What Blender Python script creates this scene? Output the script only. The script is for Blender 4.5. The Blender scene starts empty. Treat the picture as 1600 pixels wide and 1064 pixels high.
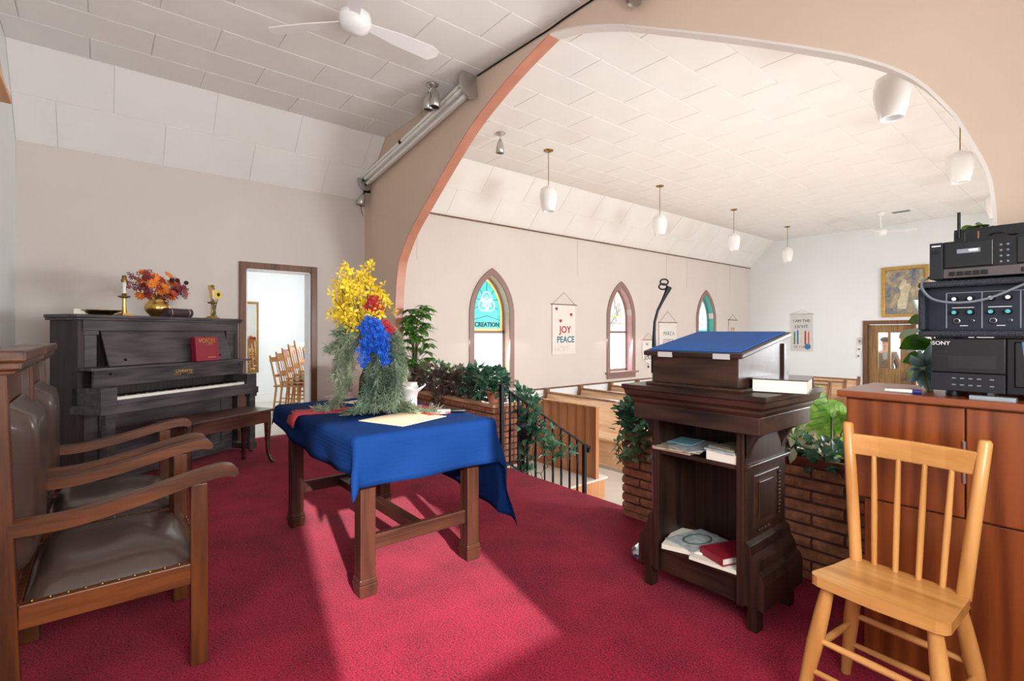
import bpy, bmesh, math, random
from mathutils import Matrix, Vector, Euler
PI = math.pi
sc = bpy.context.scene
COL = sc.collection

# ------------------------------------------------------------------ camera, world, lights, exposure
YAW = math.radians(50.6)
F, CX, HY, CAMH = 780.0, 800.0, 519.5, 1.22          # focal length, centre, horizon in pixels of 1600x1064; eye height
AX, AY = -math.sin(YAW), math.cos(YAW)                # optical axis
RX, RY = math.cos(YAW), math.sin(YAW)                 # right
cam_d = bpy.data.cameras.new('camera'); cam = bpy.data.objects.new('camera', cam_d); COL.objects.link(cam)
cam.location = (0, 0, CAMH); cam.rotation_euler = (PI/2, 0, YAW)
cam_d.sensor_width = 36; cam_d.lens = 36*F/1600; cam_d.shift_y = -(532-HY)/1600; cam_d.clip_start = .02
sc.camera = cam
sc.view_settings.view_transform = 'Standard'; sc.view_settings.look = 'None'
sc.view_settings.gamma = 1; sc.view_settings.use_curve_mapping = False
sc.view_settings.exposure = 1.42
try:
    sc.cycles.use_denoising = True; sc.cycles.max_bounces = 10; sc.cycles.diffuse_bounces = 6
    sc.cycles.sample_clamp_indirect = 6; sc.cycles.caustics_reflective = False; sc.cycles.caustics_refractive = False
except Exception: pass

w = bpy.data.worlds.new('sky'); sc.world = w; w.use_nodes = True
nt = w.node_tree; bg = nt.nodes['Background']
bg.inputs[0].default_value = (.80, .90, 1.0, 1); bg.inputs[1].default_value = 1.6

# key dimensions (metres)
XL, XR, YB, YA, YA2, YF = -6.33, .59, -.605, 2.68, 2.78, 13.5
ZC, ZW, COVE, NF = 3.60, 2.955, .64, -.70             # flat ceiling, wall top, cove, nave floor
PLAT = 2.83                                           # front edge of the carpeted platform
WINY = (4.79, 8.02, 11.25)                            # window centres along the nave
def sun(): 
    l = bpy.data.lights.new('sun', 'SUN'); o = bpy.data.objects.new('sun', l); COL.objects.link(o)
    l.energy = 6.0; l.angle = .02; l.color = (1, .98, .94)
    d = Vector((-1, .22, -.42)); o.rotation_euler = d.to_track_quat('-Z', 'Y').to_euler()
sun()
def area(name, loc, direction, sx, sy, power, col=(1, .97, .93)):
    l = bpy.data.lights.new(name, 'AREA'); l.shape = 'RECTANGLE'; l.size = sx; l.size_y = sy; l.energy = power; l.color = col
    o = bpy.data.objects.new(name, l); COL.objects.link(o); o.location = loc
    o.rotation_euler = Vector(direction).to_track_quat('-Z', 'Z' if abs(direction[2]) < .9 else 'Y').to_euler()
    return o
for k, wy in enumerate(WINY):                          # daylight through the nave windows
    area('daylight_right_%d' % k, (XR-.03, wy, 1.25), (-1, 0, -.5), .66, 1.6, (84, 54, 52)[k], (.96, .98, 1))
    area('daylight_left_%d' % k, (XL+.03, wy, 1.15), (1, 0, -.3), .62, 1.4, 13, (.96, .98, 1))
area('added_chancel_light', (XR-.03, .55, 1.5), (-1, 0, 0), .9, 1.3, 31, (1, .98, .96))   # added light at an invented window in the unseen right wall
area('added_side_room_light', (-8.0, 3.33, 1.5), (0, -1, 0), 1.3, 1.3, 19, (.94, .97, 1))  # added lamp to brighten the side room; no window is built there

# ------------------------------------------------------------------ pixel helpers (pixel -> direction; distance from what it touches)
def ray(px):
    d = (px-CX)/F
    return AX+d*RX, AY+d*RY
def zat(py, t): return CAMH-(py-HY)/F*t
def on_y(px, Y):
    a, b = ray(px); t = Y/b
    return a*t, t
def on_x(px, X):
    a, b = ray(px); t = X/a
    return b*t, t
def on_z(px, py, z):
    t = F*(CAMH-z)/(py-HY); a, b = ray(px)
    return Vector((a*t, b*t, z))
def at_depth(px, py, t):
    a, b = ray(px)
    return Vector((a*t, b*t, zat(py, t)))

# ------------------------------------------------------------------ materials
def new_mat(name):
    m = bpy.data.materials.new(name); m.use_nodes = True
    return m, m.node_tree.nodes, m.node_tree.links, m.node_tree.nodes['Principled BSDF']
def coords(N, L, sx=1, sy=1, sz=1, kind='Object'):
    tc = N.new('ShaderNodeTexCoord'); mp = N.new('ShaderNodeMapping'); mp.inputs['Scale'].default_value = (sx, sy, sz)
    L.new(tc.outputs[kind], mp.inputs['Vector']); return mp.outputs['Vector']
def noise(N, L, vec, scale, detail=3, rough=.55):
    n = N.new('ShaderNodeTexNoise'); n.inputs['Scale'].default_value = scale; n.inputs['Detail'].default_value = detail
    n.inputs['Roughness'].default_value = rough; L.new(vec, n.inputs['Vector']); return n.outputs['Fac']
def ramp(N, L, fac, stops):
    r = N.new('ShaderNodeValToRGB'); e = r.color_ramp.elements
    while len(e) < len(stops): e.new(.5)
    for x, (p, c) in zip(e, stops): x.position = p; x.color = (*c, 1)
    L.new(fac, r.inputs['Fac']); return r.outputs['Color']
def bump(N, L, b, fac, strength, dist=.01):
    n = N.new('ShaderNodeBump'); n.inputs['Strength'].default_value = strength; n.inputs['Distance'].default_value = dist
    L.new(fac, n.inputs['Height']); L.new(n.outputs['Normal'], b.inputs['Normal'])
def mat(name, col, rough=.5, metal=0, var=.10, vs=6, bmp=0, bs=60, coat=0, emit=0, spec=.5, trans=0, alpha=1, sss=0):
    m, N, L, b = new_mat(name); v = coords(N, L)
    c1 = tuple(max(0, x*(1-var)) for x in col); c2 = tuple(min(1, x*(1+var)) for x in col)
    cr = ramp(N, L, noise(N, L, v, vs), [(.3, c1), (.7, c2)])
    L.new(cr, b.inputs['Base Color'])
    b.inputs['Roughness'].default_value = rough; b.inputs['Metallic'].default_value = metal
    b.inputs['Specular IOR Level'].default_value = spec; b.inputs['Coat Weight'].default_value = coat
    b.inputs['Transmission Weight'].default_value = trans
    if emit:
        L.new(cr, b.inputs['Emission Color']); b.inputs['Emission Strength'].default_value = emit
    if bmp: bump(N, L, b, noise(N, L, v, bs, 4), bmp)
    return m
def wood(name, dark, light, axis='x', scale=14, rough=.38, coat=.15, streak=9, bmp=.08):
    m, N, L, b = new_mat(name)
    s = {'x': (.07, 1, 1), 'y': (1, .07, 1), 'z': (1, 1, .07)}[axis]
    v = coords(N, L, *s)
    n1 = noise(N, L, v, scale*2, 5, .65); n2 = noise(N, L, coords(N, L), 1.7, 2)
    wv = N.new('ShaderNodeTexWave'); wv.inputs['Scale'].default_value = streak; wv.inputs['Distortion'].default_value = 7
    wv.inputs['Detail'].default_value = 2; wv.inputs['Detail Scale'].default_value = 1.5
    L.new(v, wv.inputs['Vector'])
    mx = N.new('ShaderNodeMath'); mx.operation = 'ADD'; L.new(n1, mx.inputs[0])
    m2 = N.new('ShaderNodeMath'); m2.operation = 'MULTIPLY'; m2.inputs[1].default_value = .28; L.new(wv.outputs['Fac'], m2.inputs[0]); L.new(m2.outputs[0], mx.inputs[1])
    m3 = N.new('ShaderNodeMath'); m3.operation = 'MULTIPLY_ADD'; m3.inputs[1].default_value = .35; L.new(n2, m3.inputs[0]); L.new(mx.outputs[0], m3.inputs[2])
    L.new(ramp(N, L, m3.outputs[0], [(.50, dark), (1.02, light)]), b.inputs['Base Color'])
    b.inputs['Roughness'].default_value = rough; b.inputs['Specular IOR Level'].default_value = .35; b.inputs['Coat Weight'].default_value = coat; b.inputs['Coat Roughness'].default_value = .25
    if bmp: bump(N, L, b, n1, bmp, .004)
    return m
def S(r, g, b):                                        # sRGB 0-255 -> linear
    f = lambda c: (c/255/12.92) if c/255 <= .04045 else ((c/255+.055)/1.055)**2.4
    return f(r), f(g), f(b)

MT = {}
def carpet():
    m, N, L, b = new_mat('red_carpet'); v = coords(N, L)
    a = noise(N, L, v, 130, 3, .7); c = noise(N, L, v, 3.5, 3)
    mx = N.new('ShaderNodeMath'); mx.operation = 'MULTIPLY_ADD'; mx.inputs[1].default_value = .28; L.new(c, mx.inputs[0]); L.new(a, mx.inputs[2])
    L.new(ramp(N, L, mx.outputs[0], [(.47, S(48, 2, 20)), (.62, S(130, 9, 40)), (.80, S(170, 30, 60))]), b.inputs['Base Color'])
    b.inputs['Roughness'].default_value = .95; b.inputs['Specular IOR Level'].default_value = .15
    b.inputs['Sheen Weight'].default_value = .05
    bump(N, L, b, a, .7, .006); return m
MT['carpet'] = carpet()
MT['wall_pink'] = mat('pinkish_plaster', S(213, 205, 198), .85, var=.025, vs=1.2, bmp=.05, bs=30)
MT['wall_tan'] = mat('tan_plaster', S(212, 190, 170), .8, var=.03, vs=1.1, bmp=.05, bs=30)
MT['wall_white'] = mat('white_plaster', S(232, 237, 238), .85, var=.02, vs=1.2)
MT['ceiling'] = mat('ceiling_board', S(236, 235, 232), .8, var=.02, vs=2)
MT['soffit'] = mat('arch_soffit_paint', S(196, 134, 110), .35, var=.12, vs=5, coat=.2)
MT['soffit_white'] = mat('arch_trim_paint', S(226, 220, 214), .4, var=.03)
MT['lino'] = mat('pale_floor', S(206, 200, 188), .35, var=.05, vs=2)
MT['oak_dark'] = wood('dark_oak', S(38, 20, 12), S(92, 54, 30), 'z', 16)
MT['oak_dark_x'] = wood('dark_oak_lengthwise', S(38, 20, 12), S(92, 54, 30), 'x', 16)
MT['oak_dark_y'] = wood('dark_oak_crosswise', S(38, 20, 12), S(92, 54, 30), 'y', 16)
MT['oak'] = wood('armchair_oak', S(40, 19, 7), S(102, 56, 24), 'z', 15)
MT['oak_y'] = wood('armchair_oak_lengthwise', S(42, 20, 8), S(112, 62, 27), 'y', 15)
MT['table_wood'] = wood('table_mahogany', S(25, 11, 8), S(64, 34, 22), 'z', 15)
MT['table_wood_x'] = wood('table_mahogany_x', S(25, 11, 8), S(64, 34, 22), 'x', 15)
MT['table_wood_y'] = wood('table_mahogany_y', S(25, 11, 8), S(64, 34, 22), 'y', 15)
MT['lectern'] = wood('lectern_oak', S(22, 13, 10), S(56, 35, 26), 'z', 15, .42, .06)
MT['lectern_x'] = wood('lectern_oak_x', S(22, 13, 10), S(62, 39, 28), 'x', 15, .42, .06)
MT['piano'] = wood('piano_ebonised', S(46, 42, 44), S(84, 78, 80), 'x', 10, .42, .1, bmp=.03)  # bluish reflection on the piano front is put into this colour
MT['piano_side'] = wood('piano_ebonised_z', S(38, 30, 27), S(60, 50, 46), 'z', 10, .5, .05, bmp=.03)
MT['bench'] = wood('bench_mahogany', S(40, 20, 16), S(88, 52, 42), 'x', 14, .3, .3)
MT['maple'] = wood('maple', S(172, 116, 56), S(206, 150, 86), 'z', 10, .34, .25, streak=4, bmp=.03)
MT['maple_x'] = wood('maple_x', S(170, 114, 54), S(208, 152, 88), 'x', 9, .32, .3, streak=4, bmp=.03)
MT['fir'] = wood('cabinet_fir', S(88, 37, 12), S(140, 72, 30), 'z', 9, .32, .3, streak=5)
MT['fir_x'] = wood('cabinet_fir_x', S(102, 46, 19), S(160, 86, 42), 'x', 9, .3, .35, streak=5)
MT['pew'] = wood('pew_oak', S(176, 136, 98), S(222, 188, 150), 'x', 9, .35, .1, streak=2, bmp=.02)
MT['pew_end'] = wood('pew_end_oak', S(96, 62, 36), S(150, 108, 70), 'z', 12, .4, .2)
MT['screen'] = wood('screen_fir', S(164, 104, 64), S(204, 146, 98), 'z', 6, .4, .15, streak=2)
MT['door_wood'] = wood('door_oak', S(104, 76, 44), S(160, 126, 82), 'z', 12, .4, .15)
MT['trim_brown'] = wood('brown_trim', S(84, 54, 38), S(126, 88, 66), 'z', 12, .4, .15)
MT['win_frame'] = mat('mauve_frame_paint', S(140, 112, 104), .4, var=.06)
MT['leather'] = mat('brown_leather', S(66, 50, 44), .3, var=.14, vs=5, bmp=.12, bs=18, coat=.2)
MT['blue_cloth'] = mat('blue_cloth', S(4, 36, 82), .85, var=.10, vs=3, spec=.1)
MT['blue_mat'] = mat('blue_felt', S(16, 84, 160), .8, var=.08, vs=4)
MT['red_cloth'] = mat('red_cloth', S(176, 50, 58), .8, var=.08)
MT['black'] = mat('black_plastic', S(11, 12, 15), .42, var=.1, spec=.3)
MT['black_gloss'] = mat('black_gloss', S(8, 9, 13), .2, var=.1, coat=.1, spec=.35)
MT['grey_dark'] = mat('charcoal_panel', S(26, 28, 34), .45, var=.06, spec=.3)
MT['tolex'] = mat('blue_black_tolex', S(20, 28, 40), .5, var=.3, vs=120, bmp=.5, bs=220)
MT['iron'] = mat('wrought_iron', S(26, 28, 34), .4, metal=.6, var=.1)
MT['brass'] = mat('brass', S(214, 174, 96), .25, metal=1, var=.1)
MT['brass_dull'] = mat('dull_brass', S(150, 122, 70), .35, metal=1, var=.15)
MT['gold'] = mat('gilt', S(196, 158, 84), .35, metal=.7, var=.15, vs=20)
MT['chrome'] = mat('chrome', S(190, 194, 206), .18, metal=1, var=.04)
MT['steel'] = mat('brushed_steel', S(196, 194, 188), .35, metal=.85, var=.06)
MT['white'] = mat('white_enamel', S(236, 236, 236), .3, var=.02)
MT['opal'] = mat('opal_glass', S(240, 240, 238), .2, var=.01, coat=.3)
MT['ivory'] = mat('ivory', S(236, 234, 226), .3, var=.03)
MT['paper'] = mat('paper', S(226, 220, 206), .8, var=.05)
MT['paper_tan'] = mat('tan_paper', S(204, 180, 150), .8, var=.05)
MT['paper_blue'] = mat('blue_paper', S(120, 176, 190), .8, var=.05)
MT['maroon'] = mat('maroon_cover', S(136, 22, 44), .5, var=.06)
MT['brick'] = mat('rough_brick', S(150, 98, 70), .85, var=.35, vs=22, bmp=.7, bs=38)
MT['mortar'] = mat('raked_mortar', S(92, 52, 48), .95, var=.1)
MT['terracotta'] = mat('terracotta', S(186, 120, 90), .8, var=.12)
MT['cap_wood'] = wood('planter_cap', S(150, 104, 76), S(204, 158, 122), 'x', 10)
MT['trough'] = wood('planter_trough', S(80, 34, 26), S(120, 58, 44), 'x', 10)
MT['soil'] = mat('soil', S(40, 30, 24), .95, var=.3, vs=40)
def leafm(name, c1, c2, rough=.35, vs=9):
    m, N, L, b = new_mat(name); v = coords(N, L)
    cr = ramp(N, L, noise(N, L, v, vs, 4), [(.35, c1), (.68, c2)]); L.new(cr, b.inputs['Base Color'])
    b.inputs['Roughness'].default_value = rough; b.inputs['Coat Weight'].default_value = .15
    tl = N.new('ShaderNodeBsdfTranslucent'); L.new(cr, tl.inputs['Color']); ms_ = N.new('ShaderNodeMixShader'); ms_.inputs[0].default_value = .35
    L.new(b.outputs[0], ms_.inputs[1]); L.new(tl.outputs[0], ms_.inputs[2]); L.new(ms_.outputs[0], N['Material Output'].inputs['Surface'])
    return m
MT['ivy'] = leafm('ivy_leaf', S(30, 74, 56), S(104, 158, 124))
MT['ivy2'] = leafm('ivy_leaf_light', S(44, 92, 50), S(150, 180, 130))
MT['coleus'] = leafm('purple_leaf', S(72, 60, 58), S(142, 122, 112), .5)
MT['umbrella'] = leafm('umbrella_leaf', S(52, 112, 44), S(140, 190, 92))
MT['rubber'] = leafm('rubber_leaf', S(36, 86, 20), S(90, 142, 44), .3)
MT['dieff'] = leafm('bright_leaf', S(88, 160, 40), S(176, 220, 110), .35, 14)
MT['poin'] = leafm('variegated_leaf', S(150, 160, 110), S(216, 214, 180), .5)
MT['bluegreen'] = leafm('bluegreen_leaf', S(60, 100, 92), S(168, 196, 200), .3)
MT['fern'] = leafm('grey_green_fern', S(112, 134, 106), S(200, 210, 178), .6)
MT['fern2'] = leafm('dark_fern', S(84, 112, 92), S(158, 178, 152), .6)
MT['stem'] = mat('stem', S(80, 84, 44), .7)
MT['twig'] = mat('twig', S(90, 66, 40), .8)
MT['yellow'] = mat('yellow_petal', S(244, 214, 44), .6, var=.12, vs=15)
MT['blue_petal'] = mat('blue_petal', S(14, 92, 204), .6, var=.2, vs=30)
MT['red_petal'] = mat('red_petal', S(172, 26, 40), .6, var=.2, vs=30)
MT['orange'] = mat('orange_petal', S(226, 128, 30), .6, var=.2, vs=30)
MT['rust'] = mat('rust_petal', S(176, 62, 44), .6, var=.25, vs=30)
MT['darkred'] = mat('dark_red_petal', S(120, 34, 50), .6, var=.25, vs=30)
MT['seed'] = mat('seed_head', S(52, 30, 28), .9)
MT['vase_dark'] = mat('dark_ceramic', S(66, 56, 48), .35)

# ------------------------------------------------------------------ mesh builder
class MB:
    def __init__(s): s.v = []; s.f = []; s.s = []
    def add(s, vs, fs, smooth=False, M=None):
        b = len(s.v)
        if M is not None: vs = [tuple(M @ Vector(p)) for p in vs]
        s.v += [tuple(p) for p in vs]; s.f += [tuple(i+b for i in f) for f in fs]; s.s += [smooth]*len(fs)
        return s
    def hexa(s, p, M=None):
        return s.add(p, [(0,3,2,1),(4,5,6,7),(0,1,5,4),(1,2,6,5),(2,3,7,6),(3,0,4,7)], False, M)
    def box(s, x0, x1, y0, y1, z0, z1, M=None):
        return s.hexa([(x0,y0,z0),(x1,y0,z0),(x1,y1,z0),(x0,y1,z0),(x0,y0,z1),(x1,y0,z1),(x1,y1,z1),(x0,y1,z1)], M)
    def bar(s, p, q, wd, ht, up=(0,0,1)):                # rectangular bar from p to q
        p, q = Vector(p), Vector(q); d = (q-p).normalized(); u = Vector(up); sd = d.cross(u).normalized()*wd/2; u = sd.cross(d).normalized()*ht/2
        return s.hexa([p-sd-u, p+sd-u, q+sd-u, q-sd-u, p-sd+u, p+sd+u, q+sd+u, q-sd+u])
    def tube(s, pts, r, n=8, caps=True, M=None):
        pts = [Vector(p) for p in pts]; rs = r if isinstance(r, (list, tuple)) else [r]*len(pts)
        vs = []; fs = []; up = None
        for i, p in enumerate(pts):
            d = (pts[min(i+1, len(pts)-1)]-pts[max(i-1, 0)]).normalized()
            if up is None: up = Vector((0,0,1)) if abs(d.z) < .9 else Vector((1,0,0))
            a = d.cross(up).normalized(); up = a.cross(d).normalized()
            for k in range(n):
                th = 2*PI*k/n; vs.append(p+(a*math.cos(th)+up*math.sin(th))*rs[i])
        for i in range(len(pts)-1):
            for k in range(n):
                k2 = (k+1) % n; fs.append((i*n+k, i*n+k2, (i+1)*n+k2, (i+1)*n+k))
        s.add(vs, fs, True, M)
        if caps:
            s.add(vs[:n], [tuple(range(n))], False, M); s.add(vs[-n:], [tuple(range(n))], False, M)
        return s
    def lathe(s, prof, c=(0,0,0), n=24, M=None, smooth=True):
        vs = []; fs = []
        for r, z in prof:
            for k in range(n):
                th = 2*PI*k/n; vs.append((c[0]+r*math.cos(th), c[1]+r*math.sin(th), c[2]+z))
        for i in range(len(prof)-1):
            for k in range(n):
                k2 = (k+1) % n; fs.append((i*n+k, i*n+k2, (i+1)*n+k2, (i+1)*n+k))
        s.add(vs, fs, smooth, M)
        m = len(prof)-1
        if prof[0][0] > 1e-4: s.add(vs[:n], [tuple(range(n))], False, M)
        if prof[m][0] > 1e-4: s.add(vs[m*n:], [tuple(range(n))], False, M)
        return s
    def prism(s, poly, axis, lo, hi, M=None, smooth=False):
        def P(a, b, t): return {'x': (t, a, b), 'y': (a, t, b), 'z': (a, b, t)}[axis]
        n = len(poly); vs = [P(a, b, lo) for a, b in poly]+[P(a, b, hi) for a, b in poly]
        s.add(vs, [tuple(range(n)), tuple(range(2*n-1, n-1, -1))], False, M)
        return s.add(vs, [(i, (i+1) % n, n+(i+1) % n, n+i) for i in range(n)], smooth, M)
    def ring(s, po, pi, axis, lo, hi, closed=True):
        def P(a, b, t): return {'x': (t, a, b), 'y': (a, t, b), 'z': (a, b, t)}[axis]
        n = len(po); m = n if closed else n-1
        vs = [P(*p, lo) for p in po]+[P(*p, lo) for p in pi]+[P(*p, hi) for p in po]+[P(*p, hi) for p in pi]
        fs = []
        for i in range(m):
            j = (i+1) % n
            fs += [(i, j, n+j, n+i), (2*n+i, 3*n+i, 3*n+j, 2*n+j), (i, 2*n+i, 2*n+j, j), (n+i, n+j, 3*n+j, 3*n+i)]
        if not closed: fs += [(0, n, 3*n, 2*n), (n-1, 3*n-1, 4*n-1, 2*n-1)]
        return s.add(vs, fs)
    def ball(s, c, r, n=14, m=8, M=None):
        r = r if isinstance(r, (list, tuple)) else (r, r, r)
        vs = [(c[0], c[1], c[2]-r[2])]; fs = []
        for i in range(1, m):
            ph = -PI/2+PI*i/m
            for k in range(n):
                th = 2*PI*k/n; vs.append((c[0]+r[0]*math.cos(ph)*math.cos(th), c[1]+r[1]*math.cos(ph)*math.sin(th), c[2]+r[2]*math.sin(ph)))
        vs.append((c[0], c[1], c[2]+r[2])); t = len(vs)-1
        for k in range(n):
            k2 = (k+1) % n; fs.append((0, 1+k2, 1+k)); fs.append((t, 1+(m-2)*n+k, 1+(m-2)*n+k2))
            for i in range(m-2): fs.append((1+i*n+k, 1+i*n+k2, 1+(i+1)*n+k2, 1+(i+1)*n+k))
        return s.add(vs, fs, True, M)
    def mesh(s, name, recalc=True):
        me = bpy.data.meshes.new(name); me.from_pydata(s.v, [], s.f)
        me.polygons.foreach_set('use_smooth', s.s)
        if recalc:
            bm = bmesh.new(); bm.from_mesh(me); bmesh.ops.recalc_face_normals(bm, faces=bm.faces); bm.to_mesh(me); bm.free()
        me.update(); return me
    def build(s, name, m, parent=None, bevel=0, recalc=True, sub=0):
        o = obj(name, s.mesh(name, recalc), m, parent)
        if bevel:
            b = o.modifiers.new('bevel', 'BEVEL'); b.width = bevel; b.segments = 2; b.limit_method = 'ANGLE'
        if sub:
            u = o.modifiers.new('sub', 'SUBSURF'); u.levels = sub; u.render_levels = sub
        return o
def obj(name, me, m, parent=None):
    o = bpy.data.objects.new(name, me); COL.objects.link(o)
    if m is not None and not me.materials: me.materials.append(MT[m] if isinstance(m, str) else m)
    if parent is not None: o.parent = parent
    return o
def thing(name, label, cat, loc=(0,0,0), rz=0, group=None):
    o = bpy.data.objects.new(name, None); COL.objects.link(o); o.empty_display_size = .1
    o.location = loc; o.rotation_euler = (0, 0, rz); tag(o, label, cat, group); return o
def tag(o, label, cat, group=None):
    o['label'] = label; o['category'] = cat
    if group: o['group'] = group
    return o
def struct(o, label=None):
    o['kind'] = 'structure'
    if label: o['label'] = label
    return o
def root(name, label=None):
    o = bpy.data.objects.new(name, None); COL.objects.link(o); o.empty_display_size = .1
    return struct(o, label)
def stuff(o): o['kind'] = 'stuff'; return o
def copy_tree(o, parent=None):
    c = o.copy(); COL.objects.link(c); c.parent = parent
    for ch in list(o.children): copy_tree(ch, c)
    return c
def lettering(body, size, m, parent, M, name='lettering', depth=.0015, align='CENTER', bold=0):
    cu = bpy.data.curves.new('txt', 'FONT'); cu.body = body; cu.size = size; cu.extrude = depth; cu.align_x = align; cu.resolution_u = 3; cu.offset = bold
    t = bpy.data.objects.new('txt', cu); me = bpy.data.meshes.new_from_object(t)
    bpy.data.objects.remove(t); bpy.data.curves.remove(cu)
    me.transform(M); me.materials.clear()
    return obj(name, me, m, parent)
def face_M(loc, normal_rz):                              # text plane upright, facing direction rz (0 = -Y)
    return Matrix.Translation(loc) @ Matrix.Rotation(normal_rz, 4, 'Z') @ Matrix.Rotation(PI/2, 4, 'X')
# ================================================================== the shell
def wall_cols(mb, axis, lo, hi, us, bottom, top, openings):
    """upright wall slab: us = breakpoints; bottom/top functions of u; openings (ua, ub, zb(u), zt(u))"""
    def P(u, t, z): return (t, u, z) if axis == 'x' else (u, t, z)
    def piece(ua, ub, za0, za1, zb0, zb1):
        if za1-za0 < 1e-5 and zb1-zb0 < 1e-5: return
        mb.hexa([P(ua, lo, za0), P(ub, lo, zb0), P(ub, hi, zb0), P(ua, hi, za0), P(ua, lo, za1), P(ub, lo, zb1), P(ub, hi, zb1), P(ua, hi, za1)])
    us = sorted(set(round(u, 5) for u in us))
    for a, b in zip(us, us[1:]):
        m = (a+b)/2; hit = None
        for o in openings:
            if o[0] < m < o[1]: hit = o
        if hit:
            piece(a, b, bottom(a), hit[2](a), bottom(b), hit[2](b)); piece(a, b, hit[3](a), top(a), hit[3](b), top(b))
        else: piece(a, b, bottom(a), top(a), bottom(b), top(b))
# gothic window outline: half width w, springing zs, rise -> list of (u, z) from bottom left over the apex to bottom right
WB, WS, WA, WW = .44, 1.50, 2.245, .445                 # sill, springing, outer apex, outer half width
WRISE = WA-WS; WRAD = (WRISE**2+WW**2)/(2*WW)
def gothic(d, zb, n=10, c=0):                           # outline moved inwards by d
    R = WRAD-d; w_ = WW-d; cx = WRAD-WW
    apex = math.sqrt(max(R*R-cx*cx, 0)); th1 = math.atan2(apex, cx)
    right = [(c-cx+R*math.cos(th1*i/n), WS+R*math.sin(th1*i/n)) for i in range(n+1)]
    left = [(2*c-u, z) for u, z in right]
    return [(c-w_, zb)]+left[:-1]+[(c, WS+apex)]+right[:-1][::-1]+[(c+w_, zb)]
def gothic_top(d, c):
    R = WRAD-d; cx = WRAD-WW
    return lambda u: WS+math.sqrt(max(R*R-(abs(u-c)+cx)**2, 0))
OPEN = .085
def nave_openings():
    res = []; us = []
    for c in WINY:
        h = WW-OPEN; res.append((c-h, c+h, lambda u: WB, gothic_top(OPEN, c))); us += [c-h+2*h*i/16 for i in range(17)]
    return res, us
ops, us = nave_openings()
# --- left wall (chancel part with door opening, nave part with windows)
DY0, DY1, DZ = 1.27, 1.99, 1.955
mb = MB(); wall_cols(mb, 'x', XL-.2, XL, us+[YB, DY0, DY1, YF], lambda u: NF, lambda u: ZW+.02, ops+[(DY0, DY1, lambda u: 0, lambda u: DZ)])
wl = struct(mb.build('wall_left', 'wall_pink'), 'pinkish plaster side wall with pointed windows and a doorway')
mb = MB(); mb.box(XL, XL+.012, YA2, YF, NF, .235); o = mb.build('wainscot', 'wall_white', wl)
mb = MB(); mb.box(XL, XL+.03, YA2, YF, .235, .26); mb.build('chair_rail', 'trim_brown', wl)
mb = MB(); mb.box(XL, XL+.02, YA2, YF, ZW-.02, ZW+.0); mb.build('cornice_strip', 'trim_brown', wl)
mb = MB()
for yy in (3.45, 6.75, 9.6, 10.4, 12.4): mb.box(XL, XL+.002, yy, yy+.006, 2.25, ZW-.02)
mb.build('panel_seam', mat('seam', S(176, 164, 156), .9), wl)
struct(MB().box(XL, XL+.015, YB, DY0-.07, 0, .11).box(XL, XL+.015, DY1+.07, YA, 0, .11).build('baseboard_left', 'trim_brown'))
# --- right wall (mirror windows, added chancel window)
cw = (.1, 1.0, lambda u: .85, lambda u: 2.15)  # opening of the invented chancel window
mb = MB(); wall_cols(mb, 'x', XR, XR+.2, us+[YB, .1, 1.0, YF], lambda u: NF, lambda u: ZW+.02, ops+[cw])
struct(mb.build('wall_right', 'wall_pink'), 'plaster side wall facing the doorway wall')
# --- back wall behind the armchairs
def ceil_top(u):
    return min(ZC, ZW+(u-XL)/COVE*(ZC-ZW), ZW+(XR-u)/COVE*(ZC-ZW))+.02
mb = MB(); wall_cols(mb, 'y', YB-.15, YB, [XL-.2, XL, XL+COVE, XR-COVE, XR, XR+.2], lambda u: 0, lambda u: max(ceil_top(u), ZW), [])
struct(mb.build('wall_back', 'wall_white'), 'white wall behind the armchairs')
# --- arch wall
AL = [(-5.445, 1.45), (-5.415, 1.75), (-5.355, 2.02), (-5.25, 2.17), (-5.05, 2.375), (-4.64, 2.665), (-4.18, 2.975), (-3.85, 3.175), (-3.475, 3.335), (-3.15, 3.446), (-2.80, 3.535)]
AR = [(-2.80, 3.535), (-2.62, 3.49), (-2.46, 3.434), (-2.28, 3.358), (-2.06, 3.25), (-1.445, 2.905), (-1.16, 2.738), (-.99, 2.635), (-.75, 2.48), (-.563, 2.32), (-.438, 2.136), (-.385, 2.02), (-.323, 1.852), (-.303, 1.70), (-.298, 1.55)]
def catmull(P, n=5):
    out = []
    for i in range(len(P)-1):
        p0, p1, p2, p3 = P[max(i-1, 0)], P[i], P[i+1], P[min(i+2, len(P)-1)]
        for k in range(n):
            t = k/n
            out.append(tuple(.5*(2*b+(c-a)*t+(2*a-5*b+4*c-d)*t*t+(3*b-a-3*c+d)*t**3) for a, b, c, d in zip(p0, p1, p2, p3)))
    return out+[P[-1]]
HALF, HALF_R = catmull(AL), catmull(AR)
ARCHPTS = HALF+HALF_R[1:]
def arch_z(u):
    for (a, za), (b, zb) in zip(ARCHPTS, ARCHPTS[1:]):
        if a-1e-5 <= u <= b+1e-5: return za+(zb-za)*(u-a)/(b-a)
    return 1.5
aus = [u for u, z in ARCHPTS]; A0, A1 = aus[0], aus[-1]
mb = MB(); wall_cols(mb, 'y', YA, YA2, aus+[XL, XL+COVE, XR-COVE, XR], lambda u: NF, lambda u: max(ceil_top(u), ZW), [(A0, A1, lambda u: NF, arch_z)])
aw = struct(mb.build('wall_arch', 'wall_tan'), 'tan plaster wall with a wide pointed arch opening to the nave')
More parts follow.
